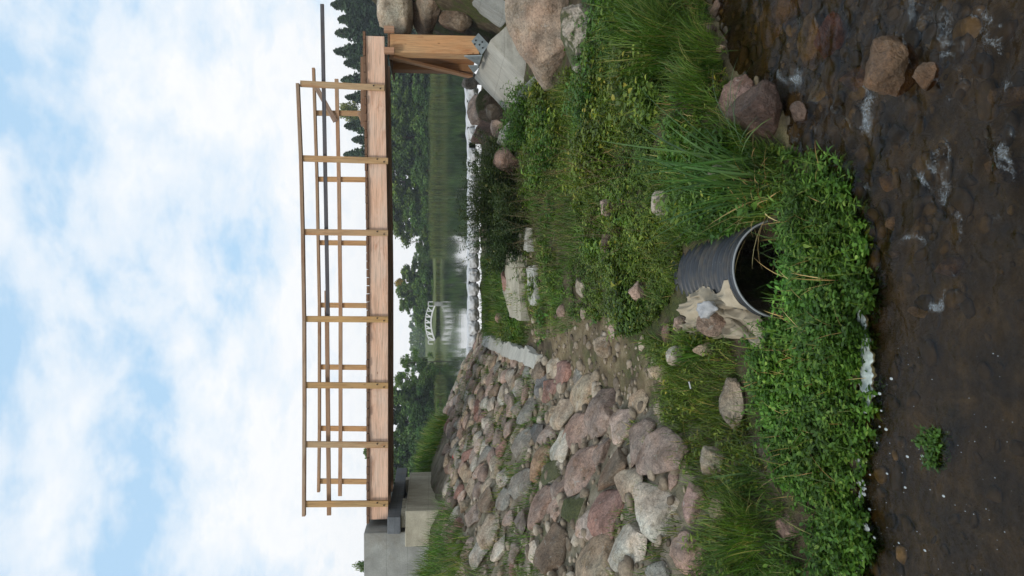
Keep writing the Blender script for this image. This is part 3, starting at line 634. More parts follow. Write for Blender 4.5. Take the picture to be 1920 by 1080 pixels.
def rubble():
    g = np.random.default_rng(14); protos = [rock_verts(950+k, 2, 10, .1, .1) for k in range(7)]; Vs, Fs, n = [], [], 0
    areas = [([[(1000, 655), (1110, 690), (1250, 760), (1300, 850), (1290, 1090), (960, 1090)]], 110, 1.5), (BARE, 70, .9), ([[(870, 700), (1000, 655), (960, 1090), (850, 1000), (840, 850)]], 45, 1.3)]
    for P, dn, sc in areas:
        X, Y, Z = scatter(P, dn, (-5, 1, 4, 17), 60+dn)
        for x, y, z in zip(X, Y, Z):
            s = .012+.035*g.random()**2.2; s *= sc; V, Fc = protos[n % 7]; a = g.uniform(0, 6.28); ca, sa = math.cos(a), math.sin(a)
            Q = V*np.array([s*g.uniform(.8, 1.3), s, s*g.uniform(.5, .9)]); Vs.append(np.stack([Q[:, 0]*ca-Q[:, 1]*sa, Q[:, 0]*sa+Q[:, 1]*ca, Q[:, 2]], 1)+[x, y, z+s*.1]); Fs.append(Fc+n); n += len(V)
    mt, nt, b = mat_new('rubble'); gi = nt.nodes.new('ShaderNodeNewGeometry'); tc = nt.nodes.new('ShaderNodeTexCoord')
    c = ramp(nt, [(0, (.09, .07, .05)), (.4, (.19, .15, .105)), (.75, (.27, .22, .16)), (1, (.38, .33, .26))], gi.outputs['Random Per Island'])
    nt.links.new(mixc(nt, 1, c, ramp(nt, [(.3, .55), (.7, 1.3)], noise(nt, tc.outputs['Object'], 40, 5, .7)), 'MULTIPLY'), b.inputs['Base Color']); b.inputs['Roughness'].default_value = .9
    tag(link('rubble', mesh('rubble', np.concatenate(Vs), np.concatenate(Fs), mt, False)), kind='stuff')
rubble()
# ------------------------------------------------------------------ plants
def blades(base, length, width, lean, az, curve, seg=4, seed=0):
    """tapered bent strips; all arrays of length n -> verts, quads"""
    n = len(base); t = np.linspace(0, 1, seg+1); out = []
    th = lean[:, None]+curve[:, None]*t[None, :]**1.3
    ds = length[:, None]/seg
    hx = np.concatenate([np.zeros((n, 1)), np.cumsum(np.sin((th[:, 1:]+th[:, :-1])/2)*ds, 1)], 1); hz = np.concatenate([np.zeros((n, 1)), np.cumsum(np.cos((th[:, 1:]+th[:, :-1])/2)*ds, 1)], 1)
    cx, sy = np.cos(az)[:, None], np.sin(az)[:, None]
    P = np.stack([base[:, 0:1]+hx*cx, base[:, 1:2]+hx*sy, base[:, 2:3]+hz], -1)
    w = width[:, None]*(np.minimum(1, .55+1.2*t)*(1-t**2.2)*.97+.03)[None, :]*.5
    tw = az+np.pi/2+np.random.default_rng(seed).uniform(-.6, .6, n)
    S = np.stack([np.cos(tw), np.sin(tw), np.zeros(n)], -1)[:, None, :]*w[..., None]
    V = np.stack([P-S, P+S], 2).reshape(-1, 3)
    b = np.arange(n)[:, None]*(2*(seg+1)); k = np.arange(seg)[None, :]*2
    q = np.stack([b+k, b+k+1, b+k+3, b+k+2], -1).reshape(-1, 4)
    return V, q
def grass_on(X, Y, Z, L, w, lean=.35, curve=.7, seed=0, seg=4):
    g = np.random.default_rng(seed); n = len(X)
    return blades(np.stack([X, Y, Z-.01], 1), g.uniform(.55, 1.15, n)*L, g.uniform(.7, 1.3, n)*w, np.abs(g.normal(0, lean, n)), g.uniform(0, 6.283, n), g.uniform(.2, 1.2, n)*curve, seg, seed)
def leaf(l, w, fold=.25, droop=.3, n=2):
    """one leaf along +X, lying in XY: pointed oval, folded on its midrib; quads"""
    xs = np.linspace(0, 1, n+2); V = []; Fq = []
    for x in xs:
        hw = w*.5*math.sin(math.pi*min(max(x, .03), .97)**.8); z = -droop*l*x*x
        V += [(x*l, -hw, z+fold*hw), (x*l, 0, z), (x*l, hw, z+fold*hw)]
    for k in range(n+1):
        a = k*3; Fq += [(a, a+3, a+4, a+1), (a+1, a+4, a+5, a+2)]
    return np.array(V), np.array(Fq)
def rotm(az, pitch, roll=0):
    ca, sa, cb, sb, cr, sr = math.cos(az), math.sin(az), math.cos(pitch), math.sin(pitch), math.cos(roll), math.sin(roll)
    Rz = np.array([[ca, -sa, 0], [sa, ca, 0], [0, 0, 1]]); Ry = np.array([[cb, 0, -sb], [0, 1, 0], [sb, 0, cb]]); Rx = np.array([[1, 0, 0], [0, cr, -sr], [0, sr, cr]])
    return Rz@Ry@Rx
def sprig(seed, h, nl, l, w, top=.0, spread=1.0, stemw=.004, droop=.3):
    """a leafy stem: leaves in a spiral, bigger below, a rosette on top"""
    g = np.random.default_rng(seed); Vs, Fs, n = [], [], 0
    bend = g.uniform(-.25, .25, 2)
    def p(t): return np.array([bend[0]*h*t*t, bend[1]*h*t*t, h*t])
    for a in (0, 1.57):
        d = np.array([math.cos(a), math.sin(a), 0])*stemw
        Vs.append(np.array([p(0)-d, p(0)+d, p(.5)+d*.8, p(.5)-d*.8, p(1)+d*.4, p(1)-d*.4])); Fs.append(np.array([(0, 1, 2, 3), (3, 2, 4, 5)])+n); n += 6
    for k in range(nl):
        t = top+(1-top)*(k+.6)/nl; s = (1-.45*t)*g.uniform(.75, 1.2)
        V, Fq = leaf(l*s, w*s, .3, droop*g.uniform(.5, 1.4)); V = V@rotm(k*2.4+g.uniform(-.4, .4), spread*g.uniform(.0, .7)*(.4+t)*.9, g.uniform(-.4, .4)).T+p(t)
        Vs.append(V); Fs.append(Fq+n); n += len(V)
    return np.concatenate(Vs), np.concatenate(Fs)
def spread(protos, X, Y, Z, smin, smax, seed=0, tilt=.2, smul=None):
    g = np.random.default_rng(seed); Vs, Fs, n = [], [], 0; k = g.integers(0, len(protos), len(X))
    for j, (V, Fq) in enumerate(protos):
        i = np.where(k == j)[0]
        if not len(i): continue
        a = g.uniform(0, 6.283, len(i)); s = g.uniform(smin, smax, len(i))*(1 if smul is None else smul[i]); ca, sa = np.cos(a)*s, np.sin(a)*s
        tx, ty = g.normal(0, tilt, len(i)), g.normal(0, tilt, len(i))
        x = V[None, :, 0]*ca[:, None]-V[None, :, 1]*sa[:, None]; y = V[None, :, 0]*sa[:, None]+V[None, :, 1]*ca[:, None]; z = V[None, :, 2]*s[:, None]
        P = np.stack([x+z*tx[:, None]+X[i][:, None], y+z*ty[:, None]+Y[i][:, None], z+Z[i][:, None]], -1)
        Vs.append(P.reshape(-1, 3)); Fs.append((Fq[None]+(np.arange(len(i))*len(V))[:, None, None]).reshape(-1, 4)+n); n += P.shape[0]*P.shape[1]
    return np.concatenate(Vs), np.concatenate(Fs)
def stuff(name, VF, mat):
    return tag(link(name, mesh(name, VF[0], VF[1], M[mat])), kind='stuff')
def clear_of(X, Y, Z, r=.0, shrink=1.12):
    k = np.ones(len(X), bool)
    for a, b, c in occupied: k &= (X-a)**2+(Y-b)**2 > (c*shrink)**2
    k &= ~((np.abs(X-.12) < .23) & (Y > 4.3) & (Y < 5.75))
    return k
def filt(t, k): return tuple(q[k] for q in t)
# watercress mat
CRESS = [(1474, 296), (1548, 306), (1588, 370), (1604, 430), (1608, 560), (1618, 640), (1622, 780), (1610, 900), (1616, 980), (1606, 1090), (1512, 1090), (1496, 980), (1452, 900), (1420, 830), (1402, 780), (1385, 700), (1382, 640), (1395, 590), (1445, 588), (1450, 500), (1432, 418), (1455, 372)]
def cress():
    g = np.random.default_rng(3); n = 26000; X = g.uniform(-2.2, 1.2, n); Y = g.uniform(3.3, 5.4, n)
    hump = .075+.05*fb2(X, Y, 2.2, 8, 3)+.02*fb2(X, Y, 7, 9, 2); Z0 = np.maximum(height(X, Y), 0); px, py = project(X, Y, Z0+.06)
    qx, qy = px+26*fb2(X, Y, 4, 40, 3), py+14*fb2(X, Y, 4, 41, 3); ed = np.full(n, 1e9); m_ = len(CRESS)
    for i in range(m_):
        (x1, y1), (x2, y2) = CRESS[i], CRESS[(i+1) % m_]; t = np.clip(((qx-x1)*(x2-x1)+(qy-y1)*(y2-y1))/((x2-x1)**2+(y2-y1)**2), 0, 1); ed = np.minimum(ed, np.hypot(qx-x1-t*(x2-x1), qy-y1-t*(y2-y1)))
    ef = sm(0, 75, ed); hump = hump*(.12+.88*ef)
    k = inpoly(qx, qy, CRESS) & (g.random(n) < .25+1.2*ef) & (fb2(X, Y, 6, 43, 2) > -.95+.45*(1-ef)); k &= ~((np.abs(X-.12) < .26) & (Y > 4.72)); X, Y, Z, hump = X[k], Y[k], Z0[k], np.clip(hump[k], .01, .2)
    print('cress', len(X))
    pr = [sprig(300+s, g.uniform(.07, .13), 9, g.uniform(.036, .062), g.uniform(.018, .034), .35, 1.0, .0025, .25) for s in range(10)]
    VF = spread(pr, X, Y, Z+hump-.075, .55, 1.35, 4, .38); stuff('watercress', VF, 'cress')
    pr2 = [sprig(330+s, g.uniform(.10, .17), 14, .075, .017, .2, 1.1, .003, .3) for s in range(6)]; kk = (X > .25+.25*fb2(X, Y, 3, 47, 2)) & (g.random(len(X)) < .12)
    stuff('narrow_leaved_weeds', spread(pr2, X[kk], Y[kk], Z[kk]+hump[kk]-.06, .7, 1.3, 5, .4), 'cress')
    i = g.choice(len(X), 120, False); VF = grass_on(X[i], Y[i], Z[i]+.05, .22, .005, .9, .8, 66); stuff('dead_stems', VF, 'dry')
    i = g.choice(len(X), 450, False); VF = grass_on(X[i], Y[i], Z[i]+.04, .26, .006, .5, .8, 6); stuff('cress_grass', VF, 'grass')
cress()
GREEN = [[(925, 132), (935, 225), (985, 215), (1015, 170), (1065, 130), (1120, 125), (1040, -300), (1040, -500), (1300, -500), (1330, -20), (1365, 110), (1375, 230), (1470, 280), (1470, 380), (1425, 415), (1290, 470), (1270, 540), (1235, 600), (1180, 630), (1120, 600), (1020, 640), (1000, 640), (938, 655), (925, 400)]]
def falloff(n0, y0=6.0): return lambda Y: n0*np.minimum(1, (y0/np.maximum(Y, 1))**1.5)
def cover():
    g = np.random.default_rng(5)
    def bare(X, Y, Z, p=.45):
        px, py = project(X, Y, Z); k = np.zeros(len(X), bool)
        for q in BARE: k |= inpoly(px, py, q)
        return ~(k & (g.random(len(X)) < p))
    def patch(seed, sc, lo, hi, dens, sd):
        X, Y, Z = scatter(GREEN, falloff(dens, 6.0), (-1.4, 7.5, 3.9, 18.8), sd); n = fb2(X, Y, sc, seed, 4); k = clear_of(X, Y, Z) & (sm(lo, hi, n) > g.random(len(X))) & bare(X, Y, Z); return X[k], Y[k], Z[k], n[k]
    X, Y, Z, n = patch(63, 1.5, -.2, .4, 900, 21); print('herbs', len(X))
    pr = [sprig(400+s, g.uniform(.05, .13), 10, .05, .03, .12, 1, .003, .35) for s in range(8)]
    stuff('leafy_weeds', spread(pr, X, Y, Z, .6, 1.25, 7, .3, .4+1.2*np.clip(fb2(X, Y, 2.1, 77, 3)+.25, 0, 1)), 'herb')
    X, Y, Z, n = patch(64, 1.6, .15, .55, 380, 24)
    pr = [sprig(430+s, g.uniform(.06, .15), 9, .075, .048, .2, 1, .003, .45) for s in range(6)]
    stuff('broad_weeds', spread(pr, X, Y, Z, .5, 1.3, 17, .3), 'nettle')
    X, Y, Z, n = patch(68, 1.6, -.1, .4, 900, 25)
    pr = [sprig(450+s, g.uniform(.04, .11), 12, .032, .018, .05, 1, .002, .3) for s in range(6)]
    stuff('small_weeds', spread(pr, X, Y, Z, .6, 1.5, 18, .4), 'herb')
    X, Y, Z, n = patch(66, 1.3, -.35, .35, 3600, 22); print('grass', len(X))
    stuff('grass', grass_on(X, Y, Z, .06+.13*np.clip(n+.3, 0, 1), .0055, .5, 1.0, 8), 'grass')
    X, Y, Z = scatter([[(1270, 215), (1400, 262), (1478, 280), (1478, 372), (1432, 418), (1285, 480), (1225, 400)]], 3000, (-.2, 2, 4, 7), 27); k = clear_of(X, Y, Z); X, Y, Z = X[k], Y[k], Z[k]
    stuff('waterside_grass', grass_on(X, Y, Z, .2, .0065, .45, 1.0, 20), 'grass')
    X, Y, Z = scatter([[(1270, 215), (1400, 262), (1478, 280), (1478, 372), (1432, 418), (1285, 480), (1225, 400)]], 260, (-.2, 2, 4, 7), 28); k = clear_of(X, Y, Z); stuff('waterside_weeds', spread(pr, X[k], Y[k], Z[k], .8, 1.6, 21, .3), 'nettle')
    LP = [[(975, 165), (985, 300), (1040, 360), (1150, 330), (1160, 170), (1090, 150)], [(1255, 400), (1360, 330), (1400, 412), (1290, 462)], [(1130, -300), (1130, 140), (1170, 280), (1250, 200), (1200, -300)]]
    X, Y, Z = scatter(LP, 520, (-.5, 6.5, 4, 12), 29); k = clear_of(X, Y, Z, shrink=.95); pr3 = [sprig(470+s, g.uniform(.07, .17), 11, .052, .032, .12, 1, .003, .35) for s in range(6)]
    stuff('lush_weeds', spread(pr3, X[k], Y[k], Z[k], .6, 1.3, 22, .35, .6+1.5*np.clip(fb2(X[k], Y[k], 2.3, 78, 3)+.2, 0, 1)), 'herb')
    X, Y, Z = scatter(LP, 1500, (-.5, 6.5, 4, 12), 30); k = clear_of(X, Y, Z, shrink=.95)
    stuff('lush_grass', grass_on(X[k], Y[k], Z[k], .2, .0055, .5, 1.0, 23), 'grass')
    X, Y, Z, n = patch(69, 1.6, .1, .6, 700, 26)
    stuff('dry_grass', grass_on(X, Y, Z, .15, .0045, .9, 1.0, 19), 'dry')
    # dry wispy seed stalks
    P = [[(985, 300), (1010, 520), (1120, 480), (1230, 440), (1200, 300), (1080, 270)]]
    X, Y, Z = scatter(P, 40, (-1, 4, 5, 11), 23)
    pr = [sprig(500+s, .34, 26, .014, .009, .35, 1.2, .0022, .2) for s in range(5)]
    stuff('dry_seed_stalks', spread(pr, X, Y, Z, .7, 1.3, 9, .3), 'stalk')
cover()
# grass and weeds between the stones of the left bank
LEFTG = [[(1215, 640), (1260, 600), (1385, 640), (1385, 720), (1420, 840), (1452, 900), (1500, 985), (1515, 1090), (1280, 1090), (1330, 960), (1300, 880), (1250, 780), (1245, 700)]]
def leftgrass():
    pts = scatter(LEFTG, 3600, (-2.6, .4, 4, 7), 31); k = clear_of(*pts, shrink=.62); X, Y, Z = filt(pts, k)
    n = fb2(X, Y, 1.5, 71, 3); k = n > -.35; X, Y, Z = X[k], Y[k], Z[k]; print('leftgrass', len(X))
    stuff('bank_grass', grass_on(X, Y, Z, .19, .0055, .5, 1.1, 10), 'grass')
    pts = scatter(LEFTG, 160, (-2.6, .4, 4, 7), 32); X, Y, Z = filt(pts, clear_of(*pts, shrink=.8))
    pr = [sprig(600+s, .12, 9, .055, .03, .1, 1, .003) for s in range(5)]; stuff('bank_weeds', spread(pr, X, Y, Z, .6, 1.3, 11), 'herb')
    S = [[(845, 660), (1020, 665), (1110, 740), (1290, 840), (1330, 960), (1280, 1090), (800, 1090), (835, 960), (850, 890)]]
    pts = scatter(S, falloff(1500, 7), (-5.5, -.95, 4.5, 18), 33); k = clear_of(*pts, shrink=.85); X, Y, Z = filt(pts, k)
    n = fb2(X, Y, 1.1, 73, 3); px, py = project(X, Y, Z)
    k = (n > .10) | ((px-820)/1.0+(1080-py)*.55 < 105) | (inpoly(px, py, [(880, 930), (1000, 930), (1000, 1080), (870, 1080)]) & (n > -.05)) | (inpoly(px, py, [(900, 790), (1010, 790), (1010, 930), (900, 930)]) & (n > .22))
    X, Y, Z = X[k], Y[k], Z[k]; print('slopegrass', len(X)); d = (Y > 9)
    stuff('tufts_between_stones', grass_on(X, Y, Z, np.where(px[k]-820+(1080-py[k])*.55 < 105, .34, .13), .007, .4, 1.0, 12), 'grass')
    S2 = [[(798, 790), (845, 790), (852, 890), (838, 900), (800, 890)]]
    X, Y, Z = scatter([[(800, 780), (860, 780), (860, 900), (790, 900)]], 500, (-6.5, -1.0, 14.8, 19.2), 34)
    stuff('mound_grass', grass_on(X, Y, Z, .4, .012, .4, .8, 13), 'grass')
    X, Y, Z = scatter([[(912, 480), (920, 480), (985, 560), (930, 640), (914, 655)]], 700, (-1.6, 2, 10.5, 18.6), 35); X, Y, Z = filt((X, Y, Z), clear_of(X, Y, Z))
    stuff('crest_grass', grass_on(X, Y, Z, .2, .010, .35, .8, 14), 'grass')
leftgrass()
def leafy_thing(name, label, cat, c, r, n, h, l, w, mat, seed, nl=16, group=None, smin=.7, smax=1.25):
    g = np.random.default_rng(seed); a = g.uniform(0, 6.283, n); q = np.sqrt(g.random(n))*r; X, Y = c.x+q*np.cos(a), c.y+q*np.sin(a)*.8; Z = height(X, Y)
    pr = [sprig(seed*10+s, h, nl, l, w, .12, 1, .004, .35) for s in range(4)]
    V, Fq = spread(pr, X, Y, Z-.02, smin, smax, seed, .28); base = Vector((c.x, c.y, H(c.x, c.y)))
    o = link(name, mesh(name, V-np.array(base), Fq, M[mat]), None, Matrix.Translation(base)); return tag(o, label, cat, group)
leafy_thing('nettle_clump', 'bright green nettle clump in front of the tilted concrete block', 'plant', ground(1002, 222), .42, 90, .42, .085, .05, 'nettle', 41)
leafy_thing('nettle_clump', 'yellowish green nettle clump below the tilted concrete block', 'plant', ground(1050, 255), .4, 70, .28, .075, .045, 'nettle', 42)
leafy_thing('nettle_clump', 'low green nettle clump beside the mossy pale boulder', 'plant', ground(1120, 150), .42, 90, .24, .075, .042, 'nettle', 43)
leafy_thing('nettle_clump', 'green nettle clump between the pale boulder and the long grass', 'plant', ground(1150, 60), .42, 80, .22, .07, .04, 'nettle', 47)
for k, (ix, iy, h, lab) in enumerate([(960, 350, .6, 'dark weed bush beside the red brown rock'), (958, 400, .7, 'tallest dark weed bush in front of the sandbags'), (960, 450, .42, 'low dark weed bush left of the tallest one'), (945, 310, .45, 'dark weed bush rising above the red brown rock'), (985, 420, .4, 'dark weed bush at the tip of the broken slab')]):
    leafy_thing('weed_bush', lab, 'plant', ground(ix, iy), .5, 130, h, .085, .032, 'weed', 51+k, 34, 'dark weeds before the sandbags')
leafy_thing('waterweed_clump', 'bright green weed clump growing up through the dark stream', 'plant', ground(1735, 840) if False else Vector((at(1730, 840, 3.3).x, 3.28, 0)), .085, 60, .06, .032, .016, 'nettle', 58, 8)
for o in COL.objects:
    if o.name.startswith('waterweed'): o.location.z = -.02
def blade_thing(name, label, cat, c, n, r, L, w, lean, curve, mat, seed, azc=None, azs=6.283, seg=7, group=None):
    g = np.random.default_rng(seed); a = g.uniform(0, 6.283, n); q = np.sqrt(g.random(n))*r
    az = a+g.normal(0, .5, n) if azc is None else azc+g.uniform(-azs, azs, n)/2
    V, Fq = blades(np.stack([q*np.cos(a), q*np.sin(a), np.zeros(n)-.02], 1), g.uniform(.6, 1.1, n)*L, g.uniform(.7, 1.2, n)*w, np.abs(g.normal(0, 1, n))*lean, az, g.uniform(.2, 1.2, n)*curve, seg, seed)
    o = link(name, mesh(name, V, Fq, M[mat]), None, Matrix.Translation(c)); return tag(o, label, cat, group)
blade_thing('grass_tussock', 'big arching tussock of long grass on the right bank', 'grass', ground(1255, 95), 900, .28, .62, .008, .4, 1.5, 'grass', 61)
blade_thing('grass_tussock', 'shorter grass tussock below the big one at the waterline', 'grass', ground(1330, 125), 600, .26, .42, .007, .4, 1.3, 'grass', 62)
blade_thing('grass_tussock', 'dark grass tussock nearest the pink boulder', 'grass', ground(1305, 185), 420, .22, .34, .007, .4, 1.2, 'grass', 63)
blade_thing('grass_tussock', 'grass tussock at the far right edge of the bank', 'grass', ground(1200, 20), 500, .3, .5, .008, .4, 1.3, 'grass', 64)
blade_thing('grass_tussock', 'broad grass tussock on the stone bank above the left watercress', 'grass', ground(1400, 1010), 700, .24, .34, .006, .5, 1.3, 'grass', 65)
blade_thing('sedge_plant', 'small bright green sedge with wide leaves by the cream stone', 'plant', ground(1420, 885), 26, .05, .34, .013, .5, .8, 'reed', 66)
blade_thing('broadleaf_plant', 'bright green upright leafy plant left of the tan fabric', 'plant', ground(1320, 660), 40, .06, .24, .022, .5, .5, 'nettle', 67)
blade_thing('grass_tussock', 'grass tussock between the pink boulder and the cattail', 'grass', ground(1385, 285), 320, .2, .34, .007, .45, 1.2, 'grass', 68)
blade_thing('grass_tussock', 'thin grass tussock right behind the two boulders at the water edge', 'grass', ground(1338, 220), 200, .16, .2, .007, .45, 1.2, 'grass', 69)
blade_thing('grass_tussock', 'low grass tussock at the waterline between the cattail and the dark brown boulder', 'grass', ground(1440, 318), 200, .12, .2, .006, .5, 1.2, 'grass', 70)
cat_ = empty('cattail_plant', ground(1435, 365), 'tall cattail plant with long green leaves and dry tan leaves beside the pipe', 'plant')
def cattail():
    g = np.random.default_rng(71); c = cat_.location
    n = 66; bx = g.uniform(-.05, .24, n); by = g.uniform(-.12, .16, n); base = np.stack([c.x+bx, c.y+by, np.full(n, c.z-.03)], 1)
    V, q = blades(base, g.uniform(.5, 1.1, n), g.uniform(.011, .021, n), np.abs(g.normal(.17, .15, n)), g.choice([0, 3.14], n, p=[.62, .38])+g.normal(0, .7, n), g.uniform(.0, .8, n), 8, 1)
    link('green_leaves', mesh('green_leaves', V, q, M['reed']), cat_)
    n = 6; V, q = blades(np.stack([c.x+g.uniform(.05, .3, n), c.y+g.uniform(-.1, .05, n), np.full(n, c.z)], 1), g.uniform(.6, .85, n), g.uniform(.013, .019, n), np.full(n, .5), g.normal(-.5, .4, n), g.uniform(1.3, 2.0, n), 9, 2)
    link('drooping_leaves', mesh('drooping_leaves', V, q, M['reed']), cat_)
    n = 46; V, q = blades(np.stack([c.x+g.uniform(-.16, .16, n), c.y+g.uniform(-.12, .1, n), np.full(n, c.z)], 1), g.uniform(.22, .5, n), g.uniform(.008, .016, n), g.uniform(.5, 1.1, n), g.uniform(0, 6.28, n), g.uniform(.3, 1.2, n), 6, 3)
    link('dry_leaves', mesh('dry_leaves', V, q, M['dry']), cat_)
cattail()
# ------------------------------------------------------------------ drain pipe and the tan fabric
PX, PY, PZ, PR = .12, 4.72, .05, .31
def revolve(prof, seg=72):
    """profile (y, r) revolved round the Y axis"""
    a = np.linspace(0, 2*np.pi, seg, endpoint=False); P = np.array(prof)
    V = np.stack([P[:, 1][:, None]*np.cos(a), np.repeat(P[:, 0][:, None], seg, 1), P[:, 1][:, None]*np.sin(a)], -1).reshape(-1, 3)
    i = np.arange(len(P)*seg).reshape(len(P), seg); j = np.roll(i, -1, 1)
    return V, np.stack([i[:-1], j[:-1], j[1:], i[1:]], -1).reshape(-1, 4)
def pipe():
    t = empty('drain_pipe', (PX, PY, PZ), 'large black corrugated plastic drain pipe opening onto the watercress', 'pipe')
    mt, nt, b = mat_new('black_plastic'); v, oi = objvec(nt)
    c = ramp(nt, [(.35, (.018, .022, .028)), (.65, (.034, .04, .048))], noise(nt, v, 5, 5, .65))
    c = mixc(nt, ramp(nt, [(.70, 0), (.73, .9)], noise(nt, v, 55, 3, .6)), c, (.30, .31, .31))
    c = mixc(nt, ramp(nt, [(.48, 0), (.70, .75)], noise(nt, v, 7, 6, .7)), c, (.085, .072, .052))
    nt.links.new(c, b.inputs['Base Color']); b.inputs['Roughness'].default_value = .45
    prof = [(0, PR-.012), (0, PR), (.05, PR+.002)]; y = .05
    while y < 1.6:
        for s in np.linspace(0, 1, 10)[:-1]: prof.append((y+s*.086, PR-.013+.018*min(1, max(-1, 1.6*math.sin(2*math.pi*s)))))
        y += .086
    T = Matrix.Translation((PX, PY, PZ))@Matrix.Rotation(R(1.5), 4, 'Z')@Matrix.Rotation(R(1.2), 4, 'X')
    V, q = revolve(prof); link('outer_wall', mesh('outer_wall', V, q[:, ::-1].copy(), mt), t, T)
    V, q = revolve([(0.002, PR-.012), (.3, PR-.03), (1.6, PR-.03), (1.6, .001)]); link('inner_wall', mesh('inner_wall', V, q, flat('pipe_inside', (.022, .018, .014), .8, .4)), t, T)
    V, q = revolve([(-.002, PR-.009), (-.005, PR-.006), (-.005, PR-.001), (.0, PR+.003), (.006, PR+.001)]); link('rim', mesh('rim', V, q, flat('pale_rim', (.22, .235, .24), .5, .15)), t, T)
    occupied.append((PX, 5.0, .3))
pipe()
def fabric():
    n, k = 90, 80; u, v = np.meshgrid(np.linspace(0, 1, n), np.linspace(0, 1, k)); lo = .55*v
    Y = 4.80+u*.80-.12*v*(1-u); X = PX-.08-.46*v*(1-.35*u)-.04*np.sin(u*6+v*3)-.10*u*(1-v); d = np.clip(np.abs(X-PX)/PR, 0, 1)
    zp = PZ+PR*np.sqrt(np.maximum(0, 1-d*d))+.012
    Z = np.where((d < 1), np.maximum(zp-.25*sm(.75, 1, d), height(X, Y)+.02), height(X, Y)+.02)
    f = fb2(u, v, 2.5, 81, 3); a = u*1.0+v*.55+.22*f; pl = 1-np.abs(np.sin(a*11+1.5*fb2(u, v, 3, 83, 2))); b = u*.5-v*1.1+.2*f; pl2 = 1-np.abs(np.sin(b*7))
    fine = 1-np.abs(fb2(u*1.0, v, 9, 85, 2))
    Z = Z+(.055*pl**1.5+.035*pl2**2+.018*fine**2+.03*f)*(.25+.75*sm(0, .3, v))+.07*np.exp(-((v-.42)/.25)**2)*np.exp(-((u-.45)/.35)**2)
    edge = (u < .03)|(u > .97)|(v > .97)
    Z = np.where(edge, Z-.03, Z); X = X+.04*fb2(u, v, 4, 87, 2); Y = Y+.05*fb2(u, v, 4, 88, 2)
    i = np.arange(X.size).reshape(X.shape); q = np.stack([i[:-1, :-1], i[:-1, 1:], i[1:, 1:], i[1:, :-1]], -1).reshape(-1, 4)
    o = link('fabric_sheet', mesh('fabric_sheet', np.stack([X, Y, Z], -1).reshape(-1, 3), q, M['fabric']))
    md = o.modifiers.new('thickness', 'SOLIDIFY'); md.thickness = .006
    tag(o, 'crumpled tan fabric sheet draped beside the black pipe', 'fabric')
fabric()
g0 = at(1326, 580, 5.0)
tag(rock('plastic_bag', Vector((g0.x, 5.0, .40)), ortho(Vector((0, -.3, 1)), Vector((1, .3, 0))), (.06, .09, .055), 91, (.5, .5, .5), 'litterbag', 4, 20, .2), 'crumpled grey plastic bag lying on the tan fabric', 'litter')
g0 = ground(857, 857)
tag(rock('litter_scrap', g0+Vector((0, 0, .05)), ortho(Vector((0, 0, 1)), Vector((1, .3, 0))), (.05, .03, .02), 92, (.5, .05, .04), 'red', 3, 10, .2), 'tiny red scrap of litter on the far stone bank', 'litter')
g0 = ground(1322, 722)
tag(bar('litter_scrap', g0+Vector((-.025, 0, .10)), g0+Vector((.025, .01, .11)), .012, .008, M['sheet'], None, None, bev=.003), 'small white scrap of litter in grass above the smooth tan boulder', 'litter')
